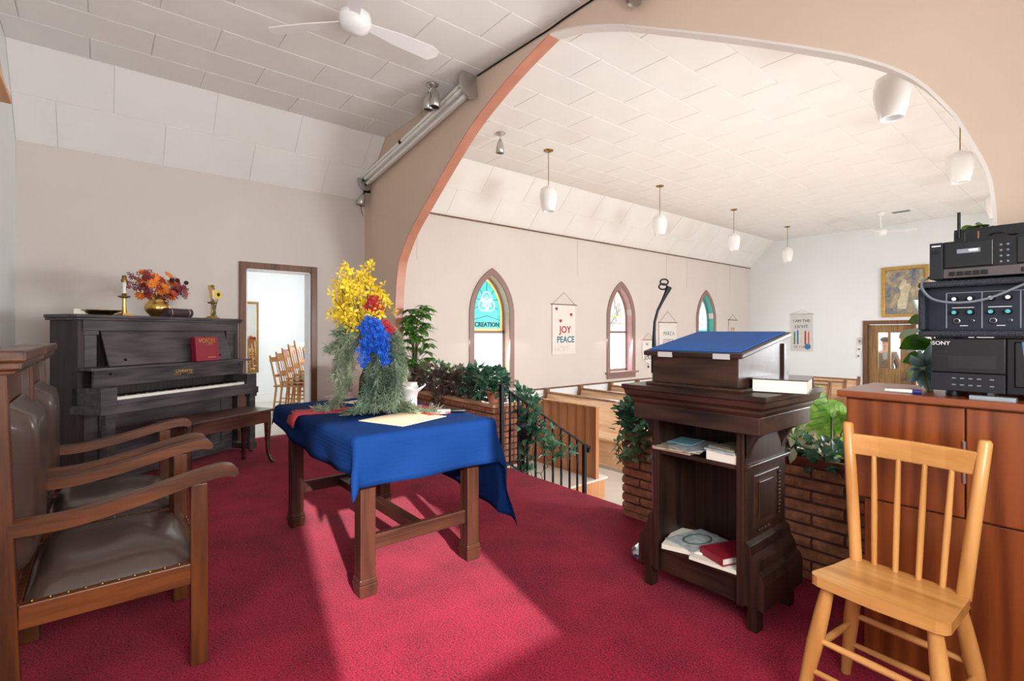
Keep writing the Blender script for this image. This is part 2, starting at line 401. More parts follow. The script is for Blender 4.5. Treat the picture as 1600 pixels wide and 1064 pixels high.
# soffit lining of the arch: wood on one side, white on the other
def soffit(pts, name, m):
    inner = []
    for i, (x, z) in enumerate(pts):
        a = Vector(pts[max(i-1, 0)]); b = Vector(pts[min(i+1, len(pts)-1)]); d = (b-a).normalized(); nrm = Vector((d.y, -d.x)); inner.append((x+nrm.x*.012, z+nrm.y*.012))
    mb = MB(); mb.ring(pts, inner, 'y', YA-.004, YA2+.004, closed=False); return mb.build(name, m, aw)
k = len(HALF)
L_pts = [(A0, .02)]+ARCHPTS[:k]; R_pts = ARCHPTS[k-1:]+[(A1, .02)]
soffit(L_pts, 'arch_lining', 'soffit'); soffit(R_pts, 'arch_lining', 'soffit_white')
# --- far wall with door
FD0, FD1, FDZ = -3.65, -2.86, 1.40
mb = MB(); wall_cols(mb, 'y', YF, YF+.18, [XL-.2, XL, XL+COVE, FD0, FD1, XR-COVE, XR, XR+.2], lambda u: NF, lambda u: max(ceil_top(u), ZW), [(FD0, FD1, lambda u: NF, lambda u: FDZ)])
struct(mb.build('wall_far', 'wall_white'), 'pale wall at the far end of the nave')
# --- floors
struct(MB().box(XL, XR, YB, PLAT, NF-.1, 0).build('floor', 'carpet'), 'red carpeted chancel platform')
struct(MB().box(XL-.2, XR+.2, PLAT, YF+.18, NF-.1, NF).build('floor_nave', 'lino'), 'pale nave floor below the platform')
st = root('steps', 'steps down from the platform to the nave')
for i in range(3):
    MB().box(-3.46, -2.18, PLAT+.001, PLAT+.28*(3-i), NF, NF+.175*(i+1)).build('step', 'carpet', st)
ld = root('landing', 'low side landing with pale top and wooden edge')
MB().box(XL, -3.80, PLAT+.001, 4.52, NF, -.475).build('landing_base', 'screen', ld)
MB().box(XL, -3.775, PLAT+.001, 4.54, -.475, -.45).build('landing_top', 'lino', ld)
# --- ceilings with separate boards
def ceiling(name, y0, y1, label, off):
    r = root(name, label)
    t = .05
    mb = MB(); mb.box(XL+COVE-.02, XR-COVE+.02, y0, y1, ZC+.01, ZC+.01+t)
    for x0, x1 in ((XL, XL+COVE), (XR, XR-COVE)):
        mb.hexa([(x0, y0, ZW+.012), (x1, y0, ZC+.012), (x1, y1, ZC+.012), (x0, y1, ZW+.012), (x0, y0, ZW+.06), (x1, y0, ZC+.06), (x1, y1, ZC+.06), (x0, y1, ZW+.06)])
    mb.build('ceiling_backing', 'ceiling', r)
    cache = {}; G = .007; TL = .81
    def tile(u0, u1, v0, v1, M):
        key = (round(u1-u0, 3), round(v1-v0, 3))
        if key not in cache:
            m = MB(); a, b = (u1-u0)/2-G/2, (v1-v0)/2-G/2; e = .003
            m.add([(-a, -b, .012), (a, -b, .012), (a, b, .012), (-a, b, .012), (-a, -b, e), (a, -b, e), (a, b, e), (-a, b, e), (-a+e, -b+e, 0), (a-e, -b+e, 0), (a-e, b-e, 0), (-a+e, b-e, 0)],
                  [(0,1,5,4),(1,2,6,5),(2,3,7,6),(3,0,4,7),(4,5,9,8),(5,6,10,9),(6,7,11,10),(7,4,8,11),(8,9,10,11),(3,2,1,0)])
            cache[key] = m.mesh('ceiling_tile')
        o = obj('ceiling_tile', cache[key], 'ceiling', r); o.matrix_local = M @ Matrix.Translation(((u0+u1)/2, (v0+v1)/2, 0))
    def strip(n, width, M, length, ph0):
        for i in range(n):
            v = -TL*((ph0+i*.5) % 1)
            while v < length-.02:
                a, b = max(v, 0), min(v+TL, length)
                if b-a > .03: tile(width*i, width*(i+1), a, b, M)
                v += TL
    Lg = y1-y0
    strip(14, (XR-XL-2*COVE)/14, Matrix.Translation((XL+COVE, y0, ZC)), Lg, off)
    sl = math.hypot(COVE, ZC-ZW); an = math.atan2(ZC-ZW, COVE)
    strip(2, sl/2, Matrix.Translation((XL, y0, ZW)) @ Matrix.Rotation(-an, 4, 'Y'), Lg, off+.3)
    if name == 'ceiling_nave': strip(2, sl/2, Matrix.Translation((XR-COVE, y0, ZC)) @ Matrix.Rotation(an, 4, 'Y'), Lg, off+.3)
    return r
ceiling('ceiling', YB, YA, 'pale tiled ceiling over the chancel', .35)
ceiling('ceiling_nave', YA2, YF, 'pale tiled ceiling over the nave', .28)
# --- side room behind the doorway
SX, SY0, SY1, SZ = -9.6, -.3, 3.4, 2.6
struct(MB().box(SX, XL-.2, SY0, SY1, -.1, 0).build('floor_side_room', 'lino'), 'pale floor of the side room')
struct(MB().box(SX-.1, SX, SY0, SY1, 0, SZ).build('wall_side_room', 'wall_white'), 'white far wall of the side room')
struct(MB().box(SX, XL-.2, SY0-.1, SY0, 0, SZ).build('wall_side_room_near', 'wall_white'))
struct(MB().box(SX, XL-.2, SY1, SY1+.1, 0, SZ).build('wall_side_room_end', 'wall_white'))
struct(MB().box(SX, XL-.2, SY0, SY1, SZ, SZ+.1).build('ceiling_side_room', 'ceiling'))
struct(MB().box(SX, SX+.015, SY0, SY1, 0, .14).build('baseboard_side_room', 'white'))
# side doorway trim
d1 = root('door_1', 'brown wooden doorway trim beside the piano')
MB().box(XL-.21, XL+.01, 1.27, 1.99, .0005, .008).build('threshold', 'lino', d1)
T = .072
MB().box(XL-.005, XL+.022, DY0-T, DY0, 0, DZ+T).build('jamb_casing', 'trim_brown', d1, .004)
MB().box(XL-.005, XL+.022, DY1, DY1+T, 0, DZ+T).build('jamb_casing', 'trim_brown', d1, .004)
MB().box(XL-.005, XL+.022, DY0, DY1, DZ, DZ+T).build('head_casing', 'trim_brown', d1, .004)
MB().box(XL-.2, XL-.005, DY0, DY0+.015, 0, DZ).box(XL-.2, XL-.005, DY1-.015, DY1, 0, DZ).box(XL-.2, XL-.005, DY0, DY1, DZ-.015, DZ).build('reveal', 'white', d1)
# far door with two panes
glass, N, L, b = new_mat('clear_glass')
tr = N.new('ShaderNodeBsdfTransparent'); gl = N.new('ShaderNodeBsdfGlossy'); gl.inputs['Roughness'].default_value = .03; mx = N.new('ShaderNodeMixShader'); mx.inputs[0].default_value = .08
L.new(tr.outputs[0], mx.inputs[1]); L.new(gl.outputs[0], mx.inputs[2]); L.new(mx.outputs[0], N['Material Output'].inputs['Surface'])
MT['glass'] = glass
d2 = root('door_2', 'oak door with two tall glass panes in the far wall')
fy = YF+.05
MB().box(FD0-.09, FD0, YF-.025, YF+.05, NF, FDZ+.09).build('jamb_casing', 'trim_brown', d2)
MB().box(FD1, FD1+.09, YF-.025, YF+.05, NF, FDZ+.09).build('jamb_casing', 'trim_brown', d2)
MB().box(FD0, FD1, YF-.025, YF+.05, FDZ, FDZ+.09).build('head_casing', 'trim_brown', d2)
p0, p1, p2, p3, pz0, pz1 = -3.465, -3.285, -3.235, -3.06, .42, 1.215
dm = MB(); x0, x1 = FD0+.005, FD1-.005
dm.box(x0, p0, fy, fy+.045, NF+.01, FDZ-.005).box(p3, x1, fy, fy+.045, NF+.01, FDZ-.005).box(p0, p3, fy, fy+.045, pz1, FDZ-.005)
dm.box(p1, p2, fy, fy+.045, pz0, pz1).box(p0, p3, fy, fy+.045, pz0-.16, pz0).box(p0, p3, fy+.015, fy+.035, NF+.01, pz0-.16).box(p0, p3, fy, fy+.045, NF+.01, NF+.2)
dm.build('door_leaf', 'door_wood', d2)
for a, b_ in ((p0, p1), (p2, p3)): MB().box(a, b_, fy+.018, fy+.024, pz0, pz1).build('pane', 'glass', d2)
MB().box(p3+.05, p3+.1, fy-.012, fy, .10, .36).lathe([(.0, 0), (.028, .004), (.03, .03), (.012, .045)], (0, 0, 0), 12, Matrix.Translation((p3+.075, fy-.012, .2)) @ Matrix.Rotation(PI/2, 4, 'X')).build('handle_plate', 'chrome', d2)
# porch outside the far door
struct(MB().box(-9, 4, YF+.18, YF+5, NF-.1, NF).build('floor_porch', 'lino'), 'pale ground outside the far door')
struct(MB().box(-9, 4, YF+2.2, YF+2.3, NF, 3).build('wall_porch', 'wall_white'), 'pale wall outside the far door')
# --- pointed windows
def pane_mat(name, c, e):
    m, N, L, b = new_mat(name); v = coords(N, L)
    cr = ramp(N, L, noise(N, L, v, 9), [(.3, tuple(x*.85 for x in c)), (.7, tuple(min(1, x*1.1) for x in c))])
    L.new(cr, b.inputs['Base Color']); L.new(cr, b.inputs['Emission Color']); b.inputs['Emission Strength'].default_value = e
    b.inputs['Roughness'].default_value = .2; return m
MT['frost'] = pane_mat('frosted_pane', (.93, .96, 1), .55)
MT['teal_pane'] = pane_mat('teal_pane', S(84, 200, 200), .24)
MT['amber_pane'] = pane_mat('amber_pane', S(250, 204, 110), .26)
MT['pale_pane'] = pane_mat('pale_pane', S(214, 214, 208), .24)
MT['white_pane'] = pane_mat('white_lead_pane', S(236, 246, 240), .36)
MT['teal_deep'] = pane_mat('deep_teal_pane', S(30, 120, 128), .3)
MT['lead'] = mat('window_lead', S(14, 62, 74), .5)
MT['lead_brown'] = mat('window_lead_brown', S(70, 64, 60), .5)
def window(idx, c, side, style):
    r = root('window_%d' % idx, {'creation': 'pointed window with teal stained glass lettered CREATION', 'pale': 'pointed window with pale leaded glass and mauve light painted on its reveal', 'teal': 'pointed window with teal glow painted on its reveal', 'plain': 'pointed window in the wall across the nave'}[style])
    xw = XL if side < 0 else XR; s = 1 if side < 0 else -1       # s: direction into the room
    X = lambda d: xw+s*d
    def span(d0, d1): return min(X(d0), X(d1)), max(X(d0), X(d1))
    lo, hi = span(-.004, .022)
    MB().ring(gothic(0, WB, 10, c), gothic(.092, WB, 10, c), 'x', lo, hi, closed=False).build('casing', 'win_frame', r, .004)
    lo, hi = span(-.165, -.125)
    MB().ring(gothic(OPEN, WB, 10, c), gothic(OPEN+.04, WB, 10, c), 'x', lo, hi, closed=False).box(lo, hi, c-.35, c+.35, 1.205, 1.25).box(lo, hi, c-.35, c+.35, WB, WB+.05).build('sash', 'win_frame', r)
    lo, hi = span(0, .07)
    MB().box(lo, hi, c-WW-.05, c+WW+.05, WB-.03, WB+.005).box(min(X(0), X(.025)), max(X(0), X(.025)), c-WW, c+WW, WB-.13, WB-.03).build('sill', 'win_frame', r, .004)
    plo, phi = span(-.155, -.149)
    h = WW-OPEN-.04
    low = MB().box(plo, phi, c-h, c+h, WB+.05, 1.205).build('lower_pane', 'glass' if style == 'plain' else 'frost', r)
    g = [p for p in gothic(OPEN+.04, 1.25, 10, c)]
    if style == 'plain':
        MB().prism(g, 'x', plo, phi).build('upper_pane', 'glass', r); return
    main = {'creation': 'teal_pane', 'pale': 'pale_pane', 'teal': 'white_pane'}[style]
    up = MB().prism(gothic(OPEN+.075, 1.285, 10, c), 'x', plo, phi).build('upper_pane', main, r)
    bord = {'creation': 'amber_pane', 'pale': 'white_pane', 'teal': 'teal_pane'}[style]
    MB().ring(g, gothic(OPEN+.075, 1.285, 10, c), 'x', plo, phi, closed=True).build('border_pane', bord, r)
    f = -.146
    ld = MB()
    if style == 'creation':
        cz = 1.70
        rg = random.Random(3)
        for k in range(10):                               # radiating lead lines
            th = 2*PI*k/10+.3; e = (c+.24*math.cos(th), cz+.33*math.sin(th))
            if e[1] < 1.44: continue
            zt = gothic_top(OPEN+.08, c)(e[0]) if abs(e[0]-c) < WW-OPEN-.08 else 1.5
            ld.tube([(X(f), c+.12*math.cos(th), cz+.14*math.sin(th)), (X(f), e[0], min(e[1], zt))], .004, 5)
        ld.tube([(X(f), c-h+.05, 1.42), (X(f), c, 1.49), (X(f), c+h-.05, 1.42)], .004, 5)
        ld.build('lead_line', 'lead', up)
        tr = MB()
        for k in range(3):                                # trefoil of three white rings and a triangle
            th = PI/2+2*PI*k/3
            tr.tube([(X(f), c+.075*math.cos(th)+.09*math.cos(q), cz+.085*math.sin(th)+.09*math.sin(q)) for q in [2*PI*i/24 for i in range(25)]], .010, 6)
        P = [(c+.13*math.cos(-PI/2+2*PI*i/3), cz+.14*math.sin(-PI/2+2*PI*i/3)) for i in range(4)]
        tr.tube([(X(f), *p) for p in P], .008, 6)
        P = [(c+.11*math.cos(PI/2+2*PI*i/3), cz+.12*math.sin(PI/2+2*PI*i/3)) for i in range(4)]
        tr.tube([(X(f), *p) for p in P], .008, 6)
        tr.build('trefoil', 'white_pane', up)
        lettering('CREATION', .100, 'lead', up, Matrix.Translation((X(f), c+.012, 1.315)) @ Matrix.Rotation(PI/2, 4, 'Z') @ Matrix.Rotation(PI/2, 4, 'X'), depth=.002, bold=.0035)
    else:
        rg = random.Random(idx); P = []
        for k in range(26):
            u = rg.uniform(-.2, .2); z = rg.uniform(1.33, 2.0)
            if z < gothic_top(OPEN+.09, c)(c+u)-.03: P.append((c+u, z))
        for i in range(len(P)-1):
            a, b = P[i], P[i+1]
            if math.dist(a, b) < .33: ld.tube([(X(f), *a), (X(f), *b)], .003, 5)
        ld.tube([(X(f), c-.2, 1.42), (X(f), c+.2, 1.40)], .003, 5)
        ld.build('lead_line', 'lead_brown', up)
        if style == 'pale': MB().tube([(X(f)+.001, c-.2, 1.56), (X(f)+.001, c-.05, 1.54), (X(f)+.001, c+.2, 1.58)], .01, 5).build('amber_strip', 'amber_pane', up)
for i, (c, stl) in enumerate(zip(WINY, ('creation', 'pale', 'teal'))): window(i+1, c, -1, stl)
for i, c in enumerate(WINY): window(i+4, c, 1, 'plain')
# left window reveals, with reflected coloured light put into their paint
MT['rev_amber'] = mat('reveal_cream_glow', S(228, 206, 190), .6)
MT['rev_pink'] = mat('reveal_pink_glow', S(206, 170, 172), .6)
MT['rev_teal'] = mat('reveal_teal_glow', S(70, 176, 170), .5)
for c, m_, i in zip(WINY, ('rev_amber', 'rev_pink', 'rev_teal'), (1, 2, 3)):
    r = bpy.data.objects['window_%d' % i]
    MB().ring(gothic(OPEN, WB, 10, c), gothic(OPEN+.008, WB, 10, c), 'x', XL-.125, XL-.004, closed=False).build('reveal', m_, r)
r7 = root('window_7', 'added plain window in the unseen chancel side wall')  # invented window out of view, added to light the chancel
MB().box(XR-.02, XR, .02, .1, .77, 2.23).box(XR-.02, XR, 1.0, 1.08, .77, 2.23).box(XR-.02, XR, .1, 1.0, .77, .85).box(XR-.02, XR, .1, 1.0, 2.15, 2.23).build('casing', 'win_frame', r7)
MB().box(XR+.15, XR+.155, .1, 1.0, .85, 2.15).build('pane', 'glass', r7)
# ================================================================== piano
U = Vector((-.576, .817)); PA = math.atan2(U.y, U.x)
PO = Vector((-4.79, -.006))
PLEN = 1.52
pn = thing('upright_piano', 'dark upright piano standing at an angle beside the doorway', 'piano', (PO.x, PO.y, 0), PA)
for x0, x1 in ((0, .045), (PLEN-.045, PLEN)):
    MB().box(x0, x1, .235, .53, .02, 1.315).build('side_panel', 'piano_side', pn, .003)
MB().box(.045, PLEN-.045, .30, .53, .10, 1.315).build('case_back', 'piano_side', pn)
MB().box(-.03, PLEN+.03, .20, .55, 1.335, 1.36).box(-.02, PLEN+.02, .21, .55, 1.315, 1.335).build('lid', 'piano', pn, .004)
MB().box(.03, PLEN-.03, .225, .262, 1.235, 1.315).build('upper_rail', 'piano', pn, .003)
for x0 in (.05, PLEN-.14):
    MB().box(x0, x0+.09, .24, .30, .95, 1.2).box(x0-.01, x0+.10, .232, .30, 1.2, 1.235).build('pilaster', 'piano', pn, .003)
MB().hexa([(.17, .15, .955), (PLEN-.17, .15, .955), (PLEN-.17, .165, .955), (.17, .165, .955), (.17, .245, 1.235), (PLEN-.17, .245, 1.235), (PLEN-.17, .26, 1.235), (.17, .26, 1.235)]).build('music_desk', 'piano', pn, .002)
for x in (.3, PLEN-.3): MB().ball((x, .158, 1.0), .011, 10, 6).build('desk_knob', 'black', pn)
MB().box(-.01, PLEN+.01, .08, .25, .93, .95).build('desk_shelf', 'piano', pn, .003)
fb = MB().hexa([(.04, .14, .80), (PLEN-.04, .14, .80), (PLEN-.04, .16, .80), (.04, .16, .80), (.04, .125, .93), (PLEN-.04, .125, .93), (PLEN-.04, .15, .93), (.04, .15, .93)]).build('fallboard', 'piano', pn, .002)
lettering('Doherty', .05, 'gold', fb, Matrix.Translation((.80, .128, .862)) @ Matrix.Rotation(PI/2-.1, 4, 'X'))
for gx in (.70, .83): MB().box(gx, gx+.07, .1325, .1345, .846, .850).build('gilt_line', 'gold', fb)
for x in (.16, PLEN-.1): MB().ball((x, .125, .895), .009, 8, 6).build('fallboard_knob', 'black', fb)
for x0, x1 in ((0, .12), (PLEN-.12, PLEN)):
    MB().box(x0, x1, .0, .30, .66, .80).build('key_cheek', 'piano', pn, .004)
MB().box(-.01, PLEN+.01, -.015, .30, .60, .665).build('key_bed', 'piano', pn, .004)
MB().box(.12, PLEN-.12, .0, .03, .665, .70).build('key_slip', 'piano', pn, .003)
mb = MB(); nk = 52; kx0, kx1 = .13, PLEN-.13; kw = (kx1-kx0)/nk
for i in range(nk): mb.box(kx0+kw*i+.0006, kx0+kw*(i+1)-.0006, .03, .15, .70, .722)
stuff(mb.build('white_keys', 'ivory', pn))
mb = MB()
for i in range(nk-1):
    if i % 7 in (0, 2, 3, 5, 6): mb.box(kx0+kw*(i+1)-.006, kx0+kw*(i+1)+.006, .075, .15, .722, .733)
stuff(mb.build('black_keys', 'black_gloss', pn))
for x in (.09, PLEN-.03):
    MB().box(x-.055, x+.035, .0, .07, .565, .60).box(x-.045, x+.025, .012, .062, .0+.09, .565).box(x-.055, x+.035, .002, .072, .04, .09).build('front_leg', 'piano', pn, .003)
    MB().box(x-.05, x+.03, .0, .26, .03, .09).build('toe_block', 'piano', pn, .003)
    MB().ball((x-.01, .04, .018), .018, 10, 6).build('caster', 'brass_dull', pn)
MB().box(.045, PLEN-.045, .26, .30, .10, .60).build('lower_panel', 'piano', pn, .003)
MB().box(.02, PLEN-.02, .24, .30, .02, .10).build('bottom_board', 'piano', pn, .003)
for x in (.16, PLEN-.2): MB().box(x, x+.05, .245, .26, .10, .60).build('lower_stile', 'piano', pn, .003)
mb = MB()
for k in range(3): mb.tube([(.68+.07*k, .24, .075), (.68+.07*k, .17, .068), (.68+.07*k, .15, .06)], [.008, .01, .013], 8)
mb.build('pedals', 'brass_dull', pn)
# --- objects on the piano: points on its lid found from their pixel column
def piano_point(px, dep, z=1.36):
    a, b = ray(px); base = PO+dep*Vector((-U.y, U.x))       # local +y
    den = a*U.y-b*U.x; t = (base.x*U.y-base.y*U.x)/den
    return Vector((a*t, b*t, z)), t
p, t = piano_point(158, .34)
pl = tag(MB().lathe([(.0, .002), (.07, 0), (.085, .012), (.135, .038), (.142, .04), (.13, .032), (.08, .016), (0, .012)], (0, 0, 0), 28).build('offering_plate', 'brass_dull'), 'wide dull brass offering plate lying on the piano', 'plate'); pl.location = p
p, t = piano_point(124, .36)
cd = tag(MB().box(-.04, .04, -.002, .002, 0, .045).box(-.045, .045, -.02, .02, 0, .004).build('name_card', 'paper'), 'small folded white card beside the brass plate on the piano', 'card'); cd.location = p; cd.rotation_euler.z = PA
def candlestick(px, dep, label, wide):
    p, t = piano_point(px, dep)
    r = thing('candlestick', label, 'candlestick', p, PA)
    MB().box(-.045, .045, -.045, .045, 0, .012).box(-.034, .034, -.034, .034, .012, .024).lathe([(.018, .024), (.016, .06), (.013, .11), (.015, .135), (.014, .15)], (0,0,0), 16).build('base', 'brass', r, .002)
    MB().lathe([(.012, .148), (.042, .156), (.046, .168), (.02, .165), (.016, .19)], (0,0,0), 20).build('drip_pan', 'brass_dull', r)
    MB().lathe([(.013, .17), (.013, .285), (.012, .29)], (0,0,0), 14).build('candle', 'ivory', r)
    MB().lathe([(.021, .282), (.023, .30), (.016, .315), (.018, .335), (.008, .34)], (0,0,0), 16).build('follower', 'brass_dull', r)
    return r
candlestick(194, .34, 'brass candlestick with white candle beside the brass plate on the piano', 0)
cs2 = candlestick(332, .34, 'brass candlestick with a sunflower tied to it at the doorway end of the piano', 1)
rg = random.Random(5)
sf = MB()
for ring_, nn, rr in ((0, 14, .05), (1, 14, .042)):
    for k in range(nn):
        th = 2*PI*(k+.5*ring_)/nn; ca, sa = math.cos(th), math.sin(th)
        sf.add([(.012*ca, .0, .012*sa), (rr*.7*ca-.009*sa, -.004, rr*.7*sa+.009*ca), (rr*ca, .004, rr*sa), (rr*.7*ca+.009*sa, -.004, rr*.7*sa-.009*ca)], [(0,1,2,3)], True, Matrix.Translation((.04, -.03+.003*ring_, .245)))
s1 = sf.build('sunflower', 'yellow', cs2, recalc=False); MB().ball((.04, -.034, .245), (.018, .008, .018)).build('sunflower_heart', 'seed', s1)
mb = MB()
for k in range(12): mb.tube([(-.005, -.02, .12), (-.02-.002*k, -.02, .2), (-.03-.006*(k % 6), -.02+.004*(k % 3), .29+.004*k)], [.003, .003, .006], 5)
mb.build('wheat_ears', mat('wheat', S(190, 146, 80), .8), cs2)
mb = MB()
for k in range(9): mb.tube([(rg.uniform(-.03, .03), -.02, .02), (rg.uniform(-.02, .02), -.022, .1), (rg.uniform(-.03, .05), -.025, .2)], [.003, .004, .002], 5)
mb.build('leaf_spray', 'stem', cs2)
# autumn bouquet
def petal_disc(mb, c, nrm, R, npet, wd, cup=.25, rnd=None):
    nrm = Vector(nrm).normalized(); q = nrm.to_track_quat('Z', 'Y').to_matrix().to_4x4(); M = Matrix.Translation(c) @ q
    a0 = rnd.uniform(0, 6) if rnd else 0
    for k in range(npet):
        th = a0+2*PI*k/npet; ca, sa = math.cos(th), math.sin(th)
        def P(r, s_, z): return (r*ca-s_*sa, r*sa+s_*ca, z)
        mb.add([P(R*.1, 0, 0), P(R*.6, wd/2, cup*R*.6), P(R, 0, cup*R*.8), P(R*.6, -wd/2, cup*R*.6)], [(0,1,2,3)], True, M)
p, t = piano_point(246, .34)
bq = thing('autumn_bouquet', 'orange and rust autumn flowers in a round brass bowl on the piano', 'bouquet', p, PA)
MB().lathe([(.05, 0), (.055, .01), (.09, .05), (.098, .085), (.085, .12), (.062, .145), (.07, .16), (.062, .158), (.05, .14)], (0,0,0), 28).build('brass_bowl', 'brass', bq)
rg = random.Random(11)
for m_, n_, nm, reg in (('orange', 20, 'orange_flower', (-.13, .12)), ('rust', 24, 'rust_flower', (-.08, .24)), ('darkred', 16, 'red_leaf_spray', (-.26, -.06)), ('darkred', 12, 'red_leaf_spray', (.12, .26)), ('seed', 5, 'dark_seed_head', (.03, .22))):
    for k in range(n_):
        x = rg.uniform(*reg); e = math.sqrt(max(.05, 1-(x/.29)**2)); z = .2+rg.uniform(-.06, .16)*e+.03; y = rg.uniform(-.10, .09)*e
        mb = MB()
        if nm == 'red_leaf_spray':
            for j in range(5): petal_disc(mb, (x+rg.uniform(-.03, .03), y+rg.uniform(-.02, .02), z+rg.uniform(-.04, .04)), (rg.uniform(-1, 1), -1, rg.uniform(-.3, 1)), .024, 5, .014, .1, rg)
        elif nm == 'dark_seed_head': mb.ball((x, y-.02, .3+rg.uniform(0, .06)), .02, 8, 6)
        else:
            for j in range(2): petal_disc(mb, (x, y-.004*j, z), (x*3, -1, .5+rg.uniform(-.3, .5)), .048-.012*j, 9, .022, .3, rg)
        mb.build(nm, m_, bq, recalc=False)
mb = MB()
for k in range(16):
    th = rg.uniform(0, 6.28); mb.tube([(.02*math.cos(th), .02*math.sin(th), .1), (.12*math.cos(th), .06*math.sin(th), rg.uniform(.2, .28))], .003, 5)
mb.build('stems', 'twig', bq)
# dark bible lying with its spine to the room
p, t = piano_point(276, .235)
bb = thing('leather_bible', 'thick dark leather bible with rounded spine on the piano edge', 'book', p, PA)
prof = [(-.02+.035*math.cos(a), .039+.039*math.sin(a)) for a in [PI/2+PI*i/8 for i in range(9)]]
MB().prism([(.15, 0), (.15, .078)]+prof, 'x', -.125, .125).build('cover', mat('bible_leather', S(58, 44, 46), .3, var=.2, bmp=.2), bb, .002)
for x in (-.085, .09): MB().prism([(-.02+.037*math.cos(a), .039+.041*math.sin(a)) for a in [PI/2+PI*i/8 for i in range(9)]], 'x', x-.004, x+.004).build('spine_band', 'steel', bb)
# red hymn box
p = PO+U*1.0+Vector((-U.y, U.x))*.118
hb = thing('hymnal_box', 'maroon boxed hymnal with gold title propped on the music desk', 'book', (p.x, p.y, .951), PA)
Mh = Matrix.Rotation(-.10, 4, 'X')
MB().box(-.125, .125, -.05, .005, 0, .225, Mh).build('box', 'maroon', hb, .002)
lettering('VOICES', .055, 'gold', hb, Mh @ Matrix.Translation((.0, -.051, .17)) @ Matrix.Rotation(PI/2, 4, 'X'))
lettering('UNITED', .018, 'gold', hb, Mh @ Matrix.Translation((.03, -.051, .15)) @ Matrix.Rotation(PI/2, 4, 'X'))
MB().box(.0, .085, -.0515, -.05, .03, .036, Mh).build('gilt_line', 'gold', hb)
# piano bench
bn = thing('piano_bench', 'low dark mahogany bench with curved legs before the piano', 'bench', (-4.985, .785, 0), math.atan2(.86, -.5))
MB().box(-.45, .45, -.19, .19, .485, .507).build('seat_top', 'bench', bn, .006)
MB().box(-.40, .40, -.165, -.145, .385, .485).build('apron', 'bench', bn, .003); MB().box(-.40, .40, .145, .165, .385, .485).build('apron', 'bench', bn, .003)
MB().box(-.40, -.38, -.145, .145, .385, .485).build('apron_end', 'bench', bn, .003); MB().box(.38, .40, -.145, .145, .385, .485).build('apron_end', 'bench', bn, .003)
for sx in (-1, 1):
    for sy in (-1, 1):
        MB().tube([(sx*.385, sy*.148, .485), (sx*.388, sy*.15, .36), (sx*.386, sy*.15, .2), (sx*.39, sy*.154, .1), (sx*.405, sy*.168, .04), (sx*.425, sy*.185, .012)], [.032, .03, .021, .018, .019, .022], 8).build('leg', 'bench', bn)

# ================================================================== communion table, cloth and what lies on it
TX0, TX1, TY0, TY1, TZ = -3.41, -2.14, .87, 1.62, .755
tc = Vector(((TX0+TX1)/2, (TY0+TY1)/2, 0))
tb = thing('communion_table', 'dark wooden communion table with square legs and stretchers', 'table', tc)
hx, hy = (TX1-TX0)/2, (TY1-TY0)/2
MB().box(-hx, hx, -hy, hy, TZ-.035, TZ).build('table_top', 'table_wood_x', tb, .006)
lx, ly = .537, .295
for sx in (-1, 1):
    for sy in (-1, 1):
        lg = MB().box(sx*lx-.037, sx*lx+.037, sy*ly-.037, sy*ly+.037, .075, TZ-.035).build('leg', 'table_wood', tb, .004)
        MB().hexa([(sx*lx-.04, sy*ly-.04, 0), (sx*lx+.04, sy*ly-.04, 0), (sx*lx+.04, sy*ly+.04, 0), (sx*lx-.04, sy*ly+.04, 0), (sx*lx-.046, sy*ly-.046, .06), (sx*lx+.046, sy*ly-.046, .06), (sx*lx+.046, sy*ly+.046, .06), (sx*lx-.046, sy*ly+.046, .06)]).box(sx*lx-.042, sx*lx+.042, sy*ly-.042, sy*ly+.042, .06, .085).build('foot', 'table_wood', lg, .004)
for sy in (-1, 1):
    MB().box(-lx+.037, lx-.037, sy*ly-.014, sy*ly+.014, .615, .72).build('apron', 'table_wood_x', tb, .003)
for sx in (-1, 1):
    MB().box(sx*lx-.014, sx*lx+.014, -ly+.037, ly-.037, .615, .72).build('apron', 'table_wood_y', tb, .003)
    MB().box(sx*lx-.016, sx*lx+.016, -ly+.037, ly-.037, .20, .27).build('end_stretcher', 'table_wood_y', tb, .004)
brk = [(0, 0), (.13, 0), (.13, -.018), (.115, -.03), (.085, -.032), (.07, -.05), (.045, -.052), (.03, -.075), (0, -.08)]
for sx in (-1, 1):
    for sy in (-1, 1):
        MB().prism([(sx*(lx-.037-a), .615+b) for a, b in brk], 'y', sy*ly-.012, sy*ly+.012).build('bracket', 'table_wood', tb)
        MB().prism([(sy*(ly-.037-a), .615+b) for a, b in brk], 'x', sx*lx-.012, sx*lx+.012).build('bracket', 'table_wood', tb)
MB().box(-lx+.016, lx-.016, -.03, .03, .205, .255).build('long_stretcher', 'table_wood_x', tb, .004)
